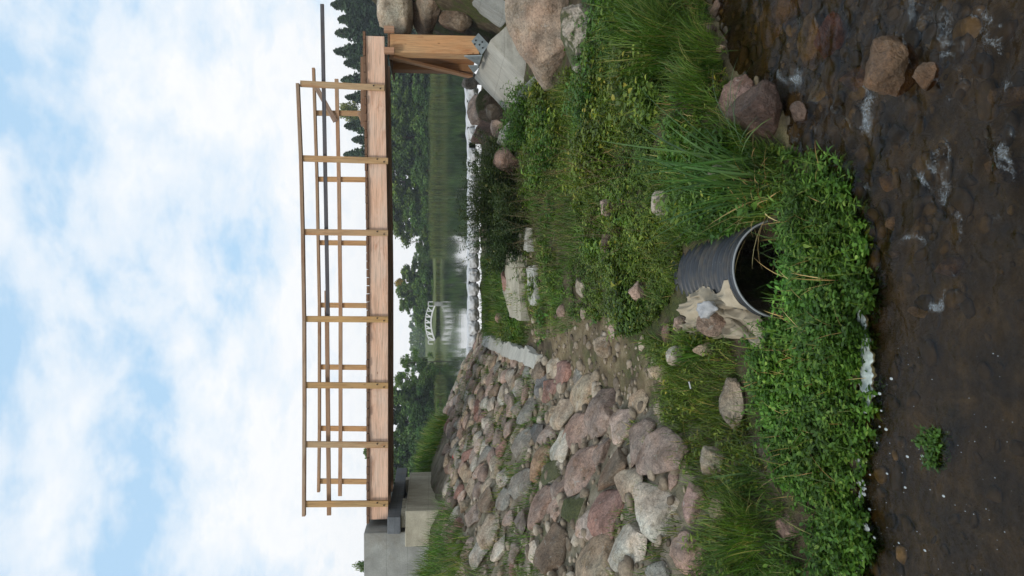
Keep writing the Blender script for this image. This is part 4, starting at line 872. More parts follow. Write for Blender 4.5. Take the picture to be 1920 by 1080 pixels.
# ------------------------------------------------------------------ timber footbridge
PINE, ORANGE, GREY, BROWN, YEL = (.47, .315, .20), (.45, .22, .085), (.17, .15, .13), (.17, .10, .06), (.43, .29, .16)
NY, FY = 12.5, 14.15
def bridge():
    t = empty('footbridge', (0, NY, 2.9), 'unfinished timber footbridge with open railings across the stream', 'bridge')
    def zl(x): return .055*max(0, x-.4)/3.4
    xl, xr = -3.62, 3.94; n = 6
    def beam(name, y, col):
        xs = np.linspace(xl, xr, 13); w = .13; h = .285; V = []; Fq = []
        for x in xs:
            z = 2.905+zl(x); V += [(x, y, z), (x, y+w, z), (x, y+w, z+h), (x, y, z+h)]
        for k in range(12):
            a = k*4
            for s in range(4): Fq.append((a+s, a+4+s, a+4+(s+1) % 4, a+(s+1) % 4))
        Fq += [(0, 1, 2, 3), (48, 51, 50, 49)]
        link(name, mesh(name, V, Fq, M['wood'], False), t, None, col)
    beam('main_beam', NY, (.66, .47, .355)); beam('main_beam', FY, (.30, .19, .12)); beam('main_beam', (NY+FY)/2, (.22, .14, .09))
    bm = bmesh.new(); x = xl-.05; g = random.Random(3)
    while x < xr-.02:
        w = .118; dz = g.uniform(0, .006); r = bmesh.ops.create_cube(bm, size=1)
        a, b = NY-.025-g.uniform(0, .03), FY+.17+g.uniform(0, .03)
        for v in r['verts']: v.co = Vector((x+w/2+v.co.x*w, (a+b)/2+v.co.y*(b-a), 3.193+.02+zl(x)+dz+v.co.z*.036))
        x += .128
    me = bpy.data.meshes.new('deck'); bm.to_mesh(me); bm.free(); me.materials.append(M['wood']); link('deck', me, t, None, BROWN)
    # cross joists under the deck
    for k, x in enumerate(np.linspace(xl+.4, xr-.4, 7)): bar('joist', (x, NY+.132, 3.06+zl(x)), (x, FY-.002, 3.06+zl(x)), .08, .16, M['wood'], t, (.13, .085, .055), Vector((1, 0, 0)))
    # near railing: posts, handrail, middle rails
    for iy0, iy1, c in ((157, 165, YEL), (297, 302, (.43, .29, .15)), (435, 437, YEL), (598, 599, (.46, .30, .13)), (722, 723, (.42, .27, .12)), (833, 834, YEL), (945, 944, (.42, .28, .13))):
        a, b = at(563 if iy0 < 200 else 568, iy0, NY-.035), at(721 if iy0 < 200 else 728, iy1, NY-.035)
        p_ = bar('post', b, a, .05, .095, M['wood'], t, c, Vector((0, 1, 0)))
        for f_ in (.05, .13):
            Vb, qb = revolve([(-.012, .0005), (-.012, .011), (.004, .011)], 10); bo = link('bolt', mesh('bolt', Vb, qb, M['black'])); q_ = b.lerp(a, f_)
            bo.parent = p_; bo.matrix_parent_inverse = p_.matrix_basis.inverted(); bo.matrix_basis = Matrix.Translation((q_.x+.02*(1 if f_ > .1 else -1), NY-.062, q_.z))
    hr = [(157, 558.5), (300, 564.5), (440, 568), (600, 570.5), (760, 571), (967, 570)]
    pts = [at(v, iy, NY-.04) for iy, v in hr]
    for a, b in zip(pts[:-1], pts[1:]): bar('handrail', a, b, .10, .052, M['wood'], t, (.30, .21, .14) if a.x > .5 else (.34, .245, .165))
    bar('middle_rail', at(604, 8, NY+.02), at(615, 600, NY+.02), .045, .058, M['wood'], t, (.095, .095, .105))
    bar('middle_rail', at(612.5, 545, NY+.075), at(617, 966, NY+.075), .045, .066, M['wood'], t, (.30, .195, .12))
    # far railing
    for iy in (213, 337, 456, 573, 689, 804, 903):
        a, b = at(592 if iy < 300 else 598, iy-1, FY+.2), at(694, iy, FY+.2); bar('post', b, a, .05, .092, M['wood'], t, (.46, .28, .13) if iy > 250 else (.36, .23, .12))
    hr = [(128, 588), (337, 594.5), (573, 599), (804, 599), (922, 597.5)]; pts = [at(v, iy, FY+.18) for iy, v in hr]
    for a, b in zip(pts[:-1], pts[1:]): bar('handrail', a, b, .10, .05, M['wood'], t, (.33, .225, .14))
    hr = [(148, 631), (337, 635.5), (573, 638.5), (804, 638.5), (930, 637.5)]; pts = [at(v, iy, FY+.16) for iy, v in hr]
    for a, b in zip(pts[:-1], pts[1:]): bar('middle_rail', a, b, .04, .068, M['wood'], t, (.37, .24, .145))
    bar('brace', at(592, 162, FY+.12), at(629, 228, FY+.12), .04, .085, M['wood'], t, (.27, .20, .15))
    bar('brace', at(672, 211, FY+.14), at(690, 250, FY+.14), .04, .06, M['wood'], t, (.33, .22, .14))
bridge()
bar_ = bar('loose_plank', at(681.5, 109, FY+.02), at(681.5, 236, FY+.02), .18, .085, M['wood'], None, (.21, .125, .075)); tag(bar_, 'brown plank lying on the right end of the bridge deck', 'plank')
def trestle():
    t = empty('timber_trestle', (3.85, 12.7, 1.45), 'orange timber trestle leg with brace under the right end of the bridge', 'trestle')
    xw, xe = 3.70, 4.0
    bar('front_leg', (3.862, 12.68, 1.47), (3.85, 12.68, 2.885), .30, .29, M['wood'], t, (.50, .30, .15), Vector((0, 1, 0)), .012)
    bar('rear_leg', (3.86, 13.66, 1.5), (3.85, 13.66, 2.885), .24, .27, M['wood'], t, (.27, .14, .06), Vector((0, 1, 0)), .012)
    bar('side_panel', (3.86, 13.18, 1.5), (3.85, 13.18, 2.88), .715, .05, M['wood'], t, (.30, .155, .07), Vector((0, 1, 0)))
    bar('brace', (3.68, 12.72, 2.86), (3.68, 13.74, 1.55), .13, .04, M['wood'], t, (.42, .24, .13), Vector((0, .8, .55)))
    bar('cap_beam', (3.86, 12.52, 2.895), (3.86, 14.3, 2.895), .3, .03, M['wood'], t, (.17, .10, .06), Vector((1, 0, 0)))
    for x in (3.70, 4.03): bar('block', (x, 12.44, 2.80), (x, 12.44, 2.96), .10, .09, M['wood'], t, (.36, .21, .13), Vector((0, 1, 0)))
    def plate(name, pix, plane, thick, bolts):
        """bent steel plate: outline in a plane of constant Y or X, with a bolt at each given spot"""
        P = []
        for ix, iy in pix+bolts:
            d = ray(ix, iy); k = plane[1]/d[1] if plane[0] == 'y' else plane[1]/d[0]; P.append(Vector((d[0]*k, d[1]*k, CAMZ+d[2]*k)))
        o = Vector((0, thick, 0)) if plane[0] == 'y' else Vector((thick, 0, 0)); n = len(pix); Q = P[:n]; c = sum(Q, Vector())/n
        V = [p-c for p in Q]+[p+o-c for p in Q]; Fq = [tuple(range(n)), tuple(range(2*n-1, n-1, -1))]+[(i, n+i, n+(i+1) % n, (i+1) % n) for i in range(n)]
        pl = link(name, mesh(name, V, Fq, M['steel'], False), t, Matrix.Translation(c))
        for p in P[n:]:
            Vb, q = revolve([(-.014, .0005), (-.014, .013), (.004, .013)], 10); b = link('bolt', mesh('bolt', Vb, q, M['black'])); rot = Matrix.Identity(4) if plane[0] == 'y' else Matrix.Rotation(R(-90), 4, 'Z')
            b.parent = pl; b.matrix_parent_inverse = Matrix.Identity(4); b.matrix_basis = Matrix.Translation(p-c)@rot
    plate('bracket', [(884, 77), (897, 62), (917, 83), (903, 103)], ('y', 12.51), .014, [(892, 76), (905, 90), (899, 84), (904, 79), (890, 83)])
    plate('side_bracket', [(870, 104), (904, 103), (898, 121)], ('x', 3.685), -.014, [(897, 107), (886, 107), (895, 113)])
    plate('side_bracket', [(878, 122), (888, 136), (896, 128), (897, 122)], ('x', 3.672), -.014, [])
trestle()
# ------------------------------------------------------------------ concrete: tilted blocks, slabs, kerb, abutment
def slanted_block(name, quad, thick, mat, label):
    """block whose sloping upper face is the given quad (world points, counter-clockwise from outside)"""
    q = [Vector(p) for p in quad]; n = (q[1]-q[0]).cross(q[3]-q[0]).normalized()
    if n.z < 0: n = -n
    V = q+[p-n*thick for p in q]; bm = bmesh.new(); vs = [bm.verts.new(p) for p in V]
    for f in ((0, 1, 2, 3), (7, 6, 5, 4), (0, 4, 5, 1), (1, 5, 6, 2), (2, 6, 7, 3), (3, 7, 4, 0)): bm.faces.new([vs[i] for i in f])
    bmesh.ops.recalc_face_normals(bm, faces=bm.faces); bmesh.ops.bevel(bm, geom=list(bm.edges), offset=.014, segments=2, affect='EDGES')
    bmesh.ops.subdivide_edges(bm, edges=list(bm.edges), cuts=6, use_grid_fill=True)
    c = sum(V, Vector())/8; P = np.array([v.co for v in bm.verts]); d = .012*fbm(P*5, 3, 4)
    for v, k in zip(bm.verts, d): v.co = v.co+(v.co-c).normalized()*k-c
    me = bpy.data.meshes.new(name); bm.to_mesh(me); bm.free(); me.materials.append(M[mat])
    return tag(link(name, me, None, Matrix.Translation(c)), label, 'concrete block')
slanted_block('concrete_block', [at(919, 75, 12.1), at(889, 146, 14.3), at(957, 219, 14.3), at(994, 160, 12.1)], .75, 'conc_light', 'tilted pale concrete block carrying the timber trestle')
slanted_block('concrete_block', [at(889, -6, 11.5), at(883, 14, 12.3), at(938, 54, 12.3), at(955, 35, 11.5)], .7, 'conc', 'grey tilted concrete block behind the huge brown boulder')
slanted_block('concrete_block', [at(872, 30, 13.2), at(868, 60, 14.4), at(905, 78, 14.0), at(915, 60, 13.0)], .5, 'conc_warm', 'weathered concrete block with moss behind the trestle bracket')
slanted_block('concrete_block', [at(968, 174, 10.9), at(957, 196, 11.7), at(985, 225, 11.7), at(1006, 205, 10.7)], .35, 'conc', 'grey concrete block end poking out of the nettles')
slanted_block('concrete_block', [at(936, 246, 13.0), at(930, 268, 13.6), at(952, 282, 13.4), at(962, 262, 12.8)], .3, 'conc', 'small concrete fragment beside the red brown rock')
def slab(pix, Y0, thick, label, seed, mat='conc_warm', dz=.05):
    P = [ground(*p) for p in pix]; c = sum(P, Vector())/len(P); bm = bmesh.new()
    n = len(P); ring = []
    g = random.Random(seed)
    for i in range(n):
        a, b = P[i], P[(i+1) % n]
        for s in range(5): p = a.lerp(b, s/5); ring.append(Vector((p.x+g.uniform(-.02, .02), p.y+g.uniform(-.03, .03), 0)))
    zt = c.z+dz
    top = [bm.verts.new((p.x, p.y, zt+(p.y-c.y)*.06+g.uniform(-.008, .008))) for p in ring]; bot = [bm.verts.new((p.x*1.0, p.y, zt-thick+g.uniform(-.02, .02))) for p in ring]
    bm.faces.new(top); bm.faces.new(bot[::-1])
    for i in range(len(ring)): j = (i+1) % len(ring); bm.faces.new((top[i], bot[i], bot[j], top[j]))
    bmesh.ops.recalc_face_normals(bm, faces=bm.faces)
    for v in bm.verts: v.co -= c
    me = bpy.data.meshes.new('concrete_slab'); bm.to_mesh(me); bm.free(); me.materials.append(M[mat])
    return tag(link('concrete_slab', me, None, Matrix.Translation(c)), label, 'concrete slab')
slab([(966, 462), (990, 440), (985, 520), (994, 600), (975, 596), (956, 545), (957, 500)], 11, .22, 'long pale broken concrete slab lying on the middle bank', 1, dz=.12)
slab([(984, 430), (1000, 428), (1000, 470), (986, 468)], 10, .16, 'rounded concrete slab piece at the tip of the broken slab', 2, 'conc_light', .07)
slab([(994, 500), (1010, 500), (1014, 570), (996, 575)], 10, .16, 'narrow concrete slab piece in front of the broken slab', 3, 'conc_light', .05)
def kerb():
    t = []; n = 40; V = []; Fq = []; g = random.Random(9)
    for k in range(n+1):
        s = k/n; y = 9.55+s*5.6; x0 = -.98-.10*s; x1 = x0+.19+.03*math.sin(y*5)+g.uniform(-.015, .015); z = max(H(x0, y), H(x1, y))+.05+g.uniform(-.006, .006)
        V += [(x0+g.uniform(-.012, .012), y, z+.05+g.uniform(-.01, .01)), (x1+g.uniform(-.014, .014), y, z+g.uniform(-.015, .01)), (x1+.03, y, z-.25), (x0, y, z-.25)]
    for k in range(n):
        a = k*4
        for s in range(4): Fq.append((a+s, a+(s+1) % 4, a+4+(s+1) % 4, a+4+s))
    Fq += [(3, 2, 1, 0), (n*4, n*4+1, n*4+2, n*4+3)]
    tag(link('concrete_kerb', mesh('concrete_kerb', V, Fq, M['conc_light'], False)), 'pale rough concrete kerb along the foot of the stone bank', 'kerb')
kerb()
def abutment():
    t = empty('concrete_abutment', (-4.5, 13, 1.5), 'grey concrete abutment wall at the left end of the footbridge', 'abutment')
    def blk(name, x0, x1, y0, y1, z0, z1, mat, seed): link(name, boxmesh(name, x1-x0, y1-y0, z1-z0, M[mat], .02, .008, seed, 5), t, Matrix.Translation(((x0+x1)/2, (y0+y1)/2, (z0+z1)/2)))
    blk('bearing_block', -3.95, -3.40, 12.14, 14.68, 1.3, 2.625, 'conc_warm', 1)
    blk('back_wall', -8.0, -3.74, 12.2, 15.2, 1.3, 3.25, 'conc', 2)
abutment()
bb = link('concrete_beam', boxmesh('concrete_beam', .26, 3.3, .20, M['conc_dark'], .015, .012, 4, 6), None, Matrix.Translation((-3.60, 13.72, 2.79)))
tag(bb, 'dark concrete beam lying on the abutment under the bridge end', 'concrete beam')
for k, (y, lab) in enumerate(((12.35, 'concrete shim nearest the front under the dark concrete beam'), (12.75, 'middle concrete shim under the dark concrete beam'), (13.0, 'narrow rear concrete shim under the dark concrete beam'), (14.4, 'hidden back concrete shim under the dark concrete beam'))):
    tag(link('shim_block', boxmesh('shim_block', .24, (.26, .24, .10, .2)[k], .07, M['conc_warm'], .012, .006, k, 2), None, Matrix.Translation((-3.56, y, 2.658))), lab, 'concrete block')
# ------------------------------------------------------------------ sandbags
def sandbags():
    iy = 688; k = 0; g = random.Random(4); pos = []
    while iy > 262: pos.append((iy, 0)); iy -= 25.5+g.uniform(-2.5, 2.5)
    right = [(250, 0), (222, 0), (197, 0), (172, 0), (240, 1), (214, 1), (188, 1)]
    allp = [(a, 0) for a, _ in pos]+right; n0 = len(allp)
    for k, (iy, low) in enumerate(allp):
        y = 18.55-.25*low; vtop = 878 if iy > 262 else 876
        p = at(vtop, iy, y); w = .34+g.uniform(-.03, .04); h = .25+g.uniform(-.02, .03); s = 200+k
        V, Fc = ICO[4]; V = np.sign(V)*np.abs(V)**.72; o = np.array([k*3.3, k*1.7, 0])
        fold = np.abs(fbm(V*np.array([2.2, .8, 2.2])+o, s, 3)); rad = np.hypot(V[:, 0], V[:, 2]); front = sm(.2, 1, -V[:, 1])
        ang = np.arctan2(V[:, 2], V[:, 0]); pucker = np.sin(ang*9+3*fbm(V*1.5+o, s+5, 2))*front*.10
        V = V*(1-.16*fold[:, None]+pucker[:, None]*.6); V[:, 1] -= front*(.35*np.exp(-(rad/.35)**2)-.18)*.9
        V = V*np.array([w*.54, .26, h*.56])
        c = Vector((p.x, y+.2, p.z-h*.5-(.2 if low else 0)))
        nt_ = random.Random(k).uniform(-.15, .15)
        X, Yv, Z = ortho(Vector((nt_, 0, 1)), Vector((1, random.Random(k+50).uniform(-.2, .2), 0)))
        ob = link('sandbag', mesh('sandbag', V, Fc, M['bag']), None, frame(X, Yv, Z, c))
        if iy > 262: lab = f'white sandbag on the dam crest, {ordw(k+1)} counted from the concrete kerb'
        else: lab = f'white sandbag near the trestle, {ordw(allp.index((iy, low))-len(pos)+1) if not low else ordw(allp.index((iy, low))-len(pos)-3)} of the {"upper" if not low else "lower"} row from the dark weeds'
        tag(ob, lab, 'sandbag', 'sandbags along the dam crest')
    V = []; xs = np.linspace(-1.95, 5.4, 140)
    for x in xs:
        e = .02*math.sin(x*7)+.015*math.sin(x*17+1)
        for y, z in ((18.52, 1.365+e), (18.6, 1.392+e*.7), (18.8, 1.395+e*.5), (19.1, 1.36), (19.5, 1.15)): V.append((x, y+.3+.03*math.sin(x*9), z-.012+.03*max(0, x-3)))
    i = np.arange(len(V)).reshape(len(xs), 5); q = np.stack([i[:-1, :-1], i[1:, :-1], i[1:, 1:], i[:-1, 1:]], -1).reshape(-1, 4)
    o = link('dam_liner', mesh('dam_liner', V, q, M['sheet'])); md = o.modifiers.new('thickness', 'SOLIDIFY'); md.thickness = .02
    tag(o, 'white liner sheet along the dam crest over the sandbags', 'liner')
sandbags()
# ------------------------------------------------------------------ foam on the stream
def foam():
    pts = [(1610, 568, 4), (1612, 600, 9), (1616, 640, 12), (1620, 680, 15), (1621, 720, 14), (1624, 750, 8), (1620, 775, 3)]
    V = []; n = 60; n = 110; iys = np.linspace(568, 775, n); c = np.interp(iys, [p[1] for p in pts], [p[0] for p in pts]); w = np.interp(iys, [p[1] for p in pts], [p[2] for p in pts])
    rows = np.linspace(-1, 1, 9)
    for k in range(n):
        for r in rows:
            ix = c[k]+3+w[k]*r*(1+.2*math.sin(k*.35+r*2)+.12*math.sin(k*.9)); d = ray(ix, iys[k]); t = -CAMZ/d[2]; V.append((d[0]*t, d[1]*t, 0))
    V = np.array(V); e = np.tile(1-rows**2, n); V[:, 2] = -.006+e**.5*(.018+.006*fbm(V*25, 3, 3))
    i = np.arange(n*9).reshape(n, 9); q = np.stack([i[:-1, :-1], i[1:, :-1], i[1:, 1:], i[:-1, 1:]], -1).reshape(-1, 4)
    tag(link('foam', mesh('foam', V, q, M['foam'])), kind='stuff')
    g = np.random.default_rng(8); Vs, Fs, m = [], [], 0; bv, bf = ICO[2]
    spots = [(1640, 742), (1650, 738), (1653, 770), (1672, 710), (1662, 805), (1664, 888), (1698, 914), (1735, 1032), (1686, 1018), (1625, 990), (1622, 985), (1650, 800), (1645, 830), (1632, 890), (1631, 955), (1770, 930), (1608, 905), (1640, 1008), (1702, 856), (1730, 855)]
    for k in range(110):
        if k < len(spots): ix, iy = spots[k]; s = g.uniform(.005, .010)
        else: ix, iy = g.uniform(1622, 1900), g.uniform(640, 1080); s = g.uniform(.001, .0028)
        if 985 <= iy <= 992 and k < 20: s = .022
        d = ray(ix, iy); t = -CAMZ/d[2]; Vs.append(bv*np.array([s*.8, s*1.5, s*.35])+[d[0]*t, d[1]*t, .002]); Fs.append(bf+m); m += len(bv)
    tag(link('foam_bubbles', mesh('foam_bubbles', np.concatenate(Vs), np.concatenate(Fs), M['bubble'])), kind='stuff')
    # scum of small pale foam lumps along the left watercress edge
    Vs, Fs, m = [], [], 0
    for k in range(110):
        iy = g.uniform(775, 1080); ix = 1612+6*math.sin(iy*.05)+g.normal(0, 4); s = g.uniform(.003, .011); d = ray(ix, iy); t = -CAMZ/d[2]
        Vs.append(bv*np.array([s, s*1.3, s*.5])+[d[0]*t, d[1]*t, .003]); Fs.append(bf+m); m += len(bv)
    tag(link('foam_scum', mesh('foam_scum', np.concatenate(Vs), np.concatenate(Fs), M['bubble'])), kind='stuff')
foam()
# ------------------------------------------------------------------ the far shore: reeds, trees, white footbridge
def far_reeds():
    g = np.random.default_rng(15)
    def strip(n, x0, x1, shore, d0, d1, h0, name, w=.07):
        X = g.uniform(x0, x1, n); Y = shore(X)+g.uniform(d0, d1, n); Z = np.full(n, LAKE-.05)+.02*g.uniform(0, 1, n)
        hh = h0*(1+.3*fb2(X, Y, .25, 91, 3)); V, q = blades(np.stack([X, Y, Z], 1), hh*g.uniform(.7, 1.1, n), np.full(n, w)*g.uniform(.7, 1.4, n), np.abs(g.normal(0, .16, n)), g.uniform(0, 6.28, n), g.uniform(0, .5, n), 2, 16)
        stuff(name, (V, q), 'farreed')
    sx = [-250, -40, -22, -11.5, -9.5, 0, 12, 60, 250]; sy = [70, 88, 95, 99, 132, 136, 136, 128, 110]
    sh = lambda X: np.interp(X, sx, sy)
    strip(9000, 5, 56, sh, -4.5, 1.5, 1.75, 'far_reeds'); strip(5000, -9, 6, sh, -1, 3, .55, 'shore_grass', .09); strip(6000, -40, -10, sh, -1.5, 3, .8, 'left_shore_grass', .06)
far_reeds()
def crown_broad(seed, h, w, nclump, nl, ls, base=.15, gap=.8):
    g = np.random.default_rng(seed); P = []
    for k in range(nclump):
        t = g.uniform(base, .97); env = math.sin(math.pi*min(1, max(.08, (t-base*.6)/(1.03-base*.6)))**.75)**.7
        a = g.uniform(0, 6.283); r = w/2*env*math.sqrt(g.random())*.95; c = np.array([r*math.cos(a), r*math.sin(a), t*h]); s = w*g.uniform(.09, .17)
        d = g.normal(size=(nl, 3)); d /= np.linalg.norm(d, axis=1)[:, None]; rr = s*g.random(nl)[:, None]**.45
        P.append(c+d*rr*np.array([1, 1, .72]))
    P = np.concatenate(P); return P, leafquads(P, ls, g)
def leafquads(P, ls, g, flatz=.6):
    n = len(P); a = g.normal(size=(n, 3)); a[:, 2] *= flatz; a /= np.linalg.norm(a, axis=1)[:, None]; b = g.normal(size=(n, 3)); b = np.cross(a, b); b /= np.linalg.norm(b, axis=1)[:, None]
    L = ls*g.uniform(.6, 1.4, n)[:, None]; V = np.stack([P-a*L*.5, P+b*L*.32, P+a*L*.5, P-b*L*.32], 1).reshape(-1, 3)
    return V, np.arange(n*4).reshape(n, 4)
def crown_spruce(seed, h, w, ls, n=22000):
    g = np.random.default_rng(seed); nb = 300; B = np.arange(nb); tb = ((B+.5)/nb)**.9*.985; ab = B*2.4+g.normal(0, .25, nb); Lb = w/2*(1-tb)**.78*g.uniform(.5, 1.2, nb)+.010
    k = g.choice(nb, n, p=(Lb**.9+.006)/(Lb**.9+.006).sum()); u = g.random(n)**.7; r = Lb[k]*u; a = ab[k]+g.normal(0, .22, n)*(1.2-u*.6)*(1+2*tb[k]**2)
    z = h*tb[k]-r*.30+.16*r*u-g.random(n)**2*.045*(1-tb[k])*2+g.normal(0, .008, n)
    top = g.random(n) < .02; r = np.where(top, .004*g.random(n), r); z = np.where(top, h*g.uniform(.93, 1.0, n), z)
    P = np.stack([r*np.cos(a), r*np.sin(a), np.maximum(z, .01*h)], 1); return P, leafquads(P, ls, g, .5)
def trunk_mesh(h, r, seed, limbs, w):
    g = np.random.default_rng(seed); Vs, Fs, n = [], [], 0
    def tube(p, q, r0, r1):
        nonlocal n
        p, q = np.array(p, float), np.array(q, float); d = q-p; d /= np.linalg.norm(d); u = np.cross(d, [.3, .9, .1]); u /= np.linalg.norm(u); v = np.cross(d, u); a = np.linspace(0, 6.283, 7)[:-1]
        c = np.cos(a)[:, None]*u+np.sin(a)[:, None]*v; Vs.append(np.concatenate([p+c*r0, q+c*r1])); Fs.append(np.array([(i, (i+1) % 6, 6+(i+1) % 6, 6+i) for i in range(6)])+n); n += 12
    b = g.uniform(-.04, .04, 2)*h; tube((0, 0, -.5), (b[0]*.5, b[1]*.5, h*.5), r, r*.7); tube((b[0]*.5, b[1]*.5, h*.5), (b[0], b[1], h*.95), r*.7, r*.12)
    for k in range(limbs):
        t = g.uniform(.25, .85); a = g.uniform(0, 6.28); l = w*.42*(1.1-t*.7); s = np.array([b[0]*t, b[1]*t, h*t]); e = s+np.array([math.cos(a)*l, math.sin(a)*l, l*.6]); tube(s, e, r*.4*(1-t*.6), r*.06)
    return np.concatenate(Vs), np.concatenate(Fs)
KINDS = {}
def kind_mesh(kind, var):
    key = (kind, var)
    if key not in KINDS:
        s = 700+hash(kind) % 1 + var*13+len(kind)*101
        if kind == 'spruce': V, q = crown_spruce(s, 1, .44, .026)[1]; tv = trunk_mesh(1, .012, s, 0, .4); mt = 'needle'
        elif kind == 'tall': V, q = crown_broad(s, 1, .62, 75, 130, .042, .04)[1]; tv = trunk_mesh(1, .018, s, 10, .5); mt = 'tree'
        elif kind == 'open': V, q = crown_broad(s, 1, .75, 42, 110, .038, .12)[1]; tv = trunk_mesh(1, .018, s, 14, .7); mt = 'tree'
        elif kind == 'bush': V, q = crown_broad(s, 1, 1.3, 50, 120, .07, .02)[1]; tv = trunk_mesh(1, .02, s, 8, 1.0); mt = 'tree'
        elif kind == 'bare': V, q = crown_broad(s, 1, .7, 8, 14, .03, .3)[1]; tv = trunk_mesh(1, .02, s, 34, .8); mt = 'tree'
        KINDS[key] = (mesh(kind+'_crown', V, q, M[mt]), mesh(kind+'_trunk', tv[0], tv[1], M['birch' if kind == 'bare' else 'bark']))
    return KINDS[key]
def tree(kind, var, iy, vtop, Y, wpx, label, group, color=(1, 1, 1), zb=LAKE+.15, vb=None):
    top = at(vtop, iy, Y); h = top.z-zb; w0 = {'spruce': .44, 'tall': .62, 'open': .75, 'bush': 1.3, 'bare': .7}[kind]; sx = wpx*Y/F/w0
    t = empty({'spruce': 'spruce_tree', 'bush': 'bushy_tree', 'bare': 'bare_tree'}.get(kind, 'leafy_tree'), (top.x, Y, zb), label, 'tree', group)
    a, b = kind_mesh(kind, var); mw = Matrix.Translation((top.x, Y, zb))@Matrix.Rotation(iy*.37, 4, 'Z')@Matrix.Diagonal((sx, sx, h, 1))
    link('crown', a, t, mw, color); link('trunk', b, t, mw, (1, 1, 1))
GR, GC, GL = 'trees on the right far shore', 'trees on the middle far shore', 'trees on the left far shore'
SPR = [(8, 622, 120, 80, 'tall dark spruce at the right edge of the treeline'), (36, 634, 122, 74, 'dark spruce second from the right edge of the treeline'), (62, 629, 120, 72, 'dark spruce third from the right edge of the treeline'), (96, 627, 124, 74, 'pointed spruce right behind the long rail end'), (118, 645, 118, 66, 'spruce hidden partly behind the plank on the bridge end'),
       (150, 640, 126, 66, 'spruce behind the rightmost near railing post'), (182, 648, 124, 60, 'slim spruce between the two rightmost railing posts'), (236, 646, 122, 66, 'spruce just left of the rightmost far railing post'), (262, 660, 126, 56, 'small spruce left of the rightmost far railing post'), (290, 645, 124, 62, 'last pointed spruce at the left end of the spruce row')]
for k, (iy, v, Y, w, lab) in enumerate(SPR): tree('spruce', k % 3, iy, v, Y+26, w*1.5, lab, GR, (1, 1.05, 1) if k % 2 else (.9, .95, .95))
tree('open', 1, 210, 632, 150, 70, 'brownish thin leafy tree among the spruces', GR, (1.5, 1.15, 1.0))
for k, (kind, iy, v, Y, w, lab, c) in enumerate([
    ('tall', 150, 735, 117, 95, 'dark leafy tree directly left of the trestle under the bridge', (.85, .95, .9)), ('tall', 205, 720, 118, 95, 'dark green leafy tree under the bridge, second from the trestle', (.9, .95, .85)), ('tall', 255, 705, 119, 100, 'broad leafy tree under the bridge, third from the trestle', (1, 1.05, .9)),
    ('tall', 305, 700, 120, 90, 'leafy tree under the bridge below the second near post', (.8, .9, .9)), ('tall', 345, 712, 120, 90, 'yellow green leafy tree at the middle of the right shore', (1.35, 1.3, .9)), ('tall', 385, 722, 121, 90, 'green leafy tree left of the yellow green one', (1, 1, .85)), ('tall', 422, 728, 121, 80, 'leafy tree near the gap in the far treeline', (1.1, 1.05, .9)),
    ('bush', 175, 775, 114, 80, 'low dark bush behind the reeds near the trestle', (.7, .85, .85)), ('bush', 240, 772, 114, 80, 'low dark bush behind the reeds in the middle of the right shore', (.8, .9, .8)), ('bush', 320, 775, 114, 80, 'dark bush behind the reeds below the second near post', (.7, .85, .85)), ('bush', 400, 770, 116, 80, 'dark bush behind the reeds under the third near post', (.75, .9, .8)), ('bush', 462, 782, 122, 46, 'small dark bush at the gap in the far treeline', (.7, .8, .75))]):
    tree(kind, k % 4, iy, v, Y+24, w, lab, GR, c)
tree('bare', 0, 452, 744, 146, 40, 'thin bare birch with pale branches at the gap in the treeline', GR)
tree('bush', 2, 478, 786, 170, 40, 'grey green bush in the gap of the far treeline', GC, (.9, 1, 1.1))
for k, (kind, iy, v, Y, w, lab, c) in enumerate([
    ('tall', 512, 752, 150, 56, 'rounded green tree at the right of the middle grove', (.95, 1, .85)), ('open', 528, 739, 152, 36, 'orange topped tree rising over the middle grove', (2.4, 1.15, .6)), ('tall', 545, 744, 150, 50, 'dense green tree in the centre of the middle grove', (.9, 1, .85)), ('tall', 572, 750, 149, 50, 'green tree behind the right end of the white footbridge', (.95, 1, .85)),
    ('bush', 535, 775, 146, 60, 'low dense bush in front of the middle grove', (.8, .95, .8)), ('bush', 566, 782, 146, 46, 'low bush right of the white footbridge', (.85, .95, .8)), ('bush', 600, 780, 150, 46, 'bush behind the middle of the white footbridge', (.9, 1, .8)), ('bush', 494, 792, 148, 30, 'low bush at the right end of the middle grove', (.8, .9, .8)), ('open', 618, 788, 170, 34, 'small tree behind the left end of the white footbridge', (.8, .95, .85))]):
    tree(kind, k % 4, iy, v, Y, w, lab, GC, c)
for k, (kind, iy, v, Y, w, lab, c) in enumerate([
    ('open', 678, 742, 100, 46, 'airy leafy tree at the right of the left shore', (.95, 1.05, .9)), ('open', 712, 738, 99, 60, 'airy overhanging tree second on the left shore', (1, 1.1, .9)), ('tall', 748, 722, 101, 80, 'leafy tree with brown trunk in the middle of the left shore', (.9, 1.05, .9)), ('tall', 790, 692, 102, 100, 'dense dark tree left of the brown trunk', (.75, .9, .85)), ('tall', 845, 684, 100, 100, 'tallest tree on the left shore, rising over the bridge deck', (.85, .95, .85)), ('tall', 890, 690, 98, 100, 'leafy tree beside the concrete abutment', (.95, 1.05, .9)),
    ('bush', 700, 790, 99, 40, 'low bush under the airy trees', (.9, 1, .85)), ('bush', 770, 765, 97, 90, 'dark bush on the left shore', (.55, .7, .8)), ('bush', 820, 760, 96, 90, 'dark bush right of the abutment', (.6, .75, .8)), ('bush', 880, 765, 94, 90, 'bush next to the abutment wall', (.85, 1, .85)), ('bush', 758, 818, 90, 22, 'small pale green bush at the left waterline', (1.3, 1.4, .9))]):
    tree(kind, k % 4, iy, v, Y+5, w, lab, GL, c)
tree('open', 3, 1064, 663, 60, 44, 'small treetop showing above the concrete abutment wall', GL, (1, 1.05, 1))
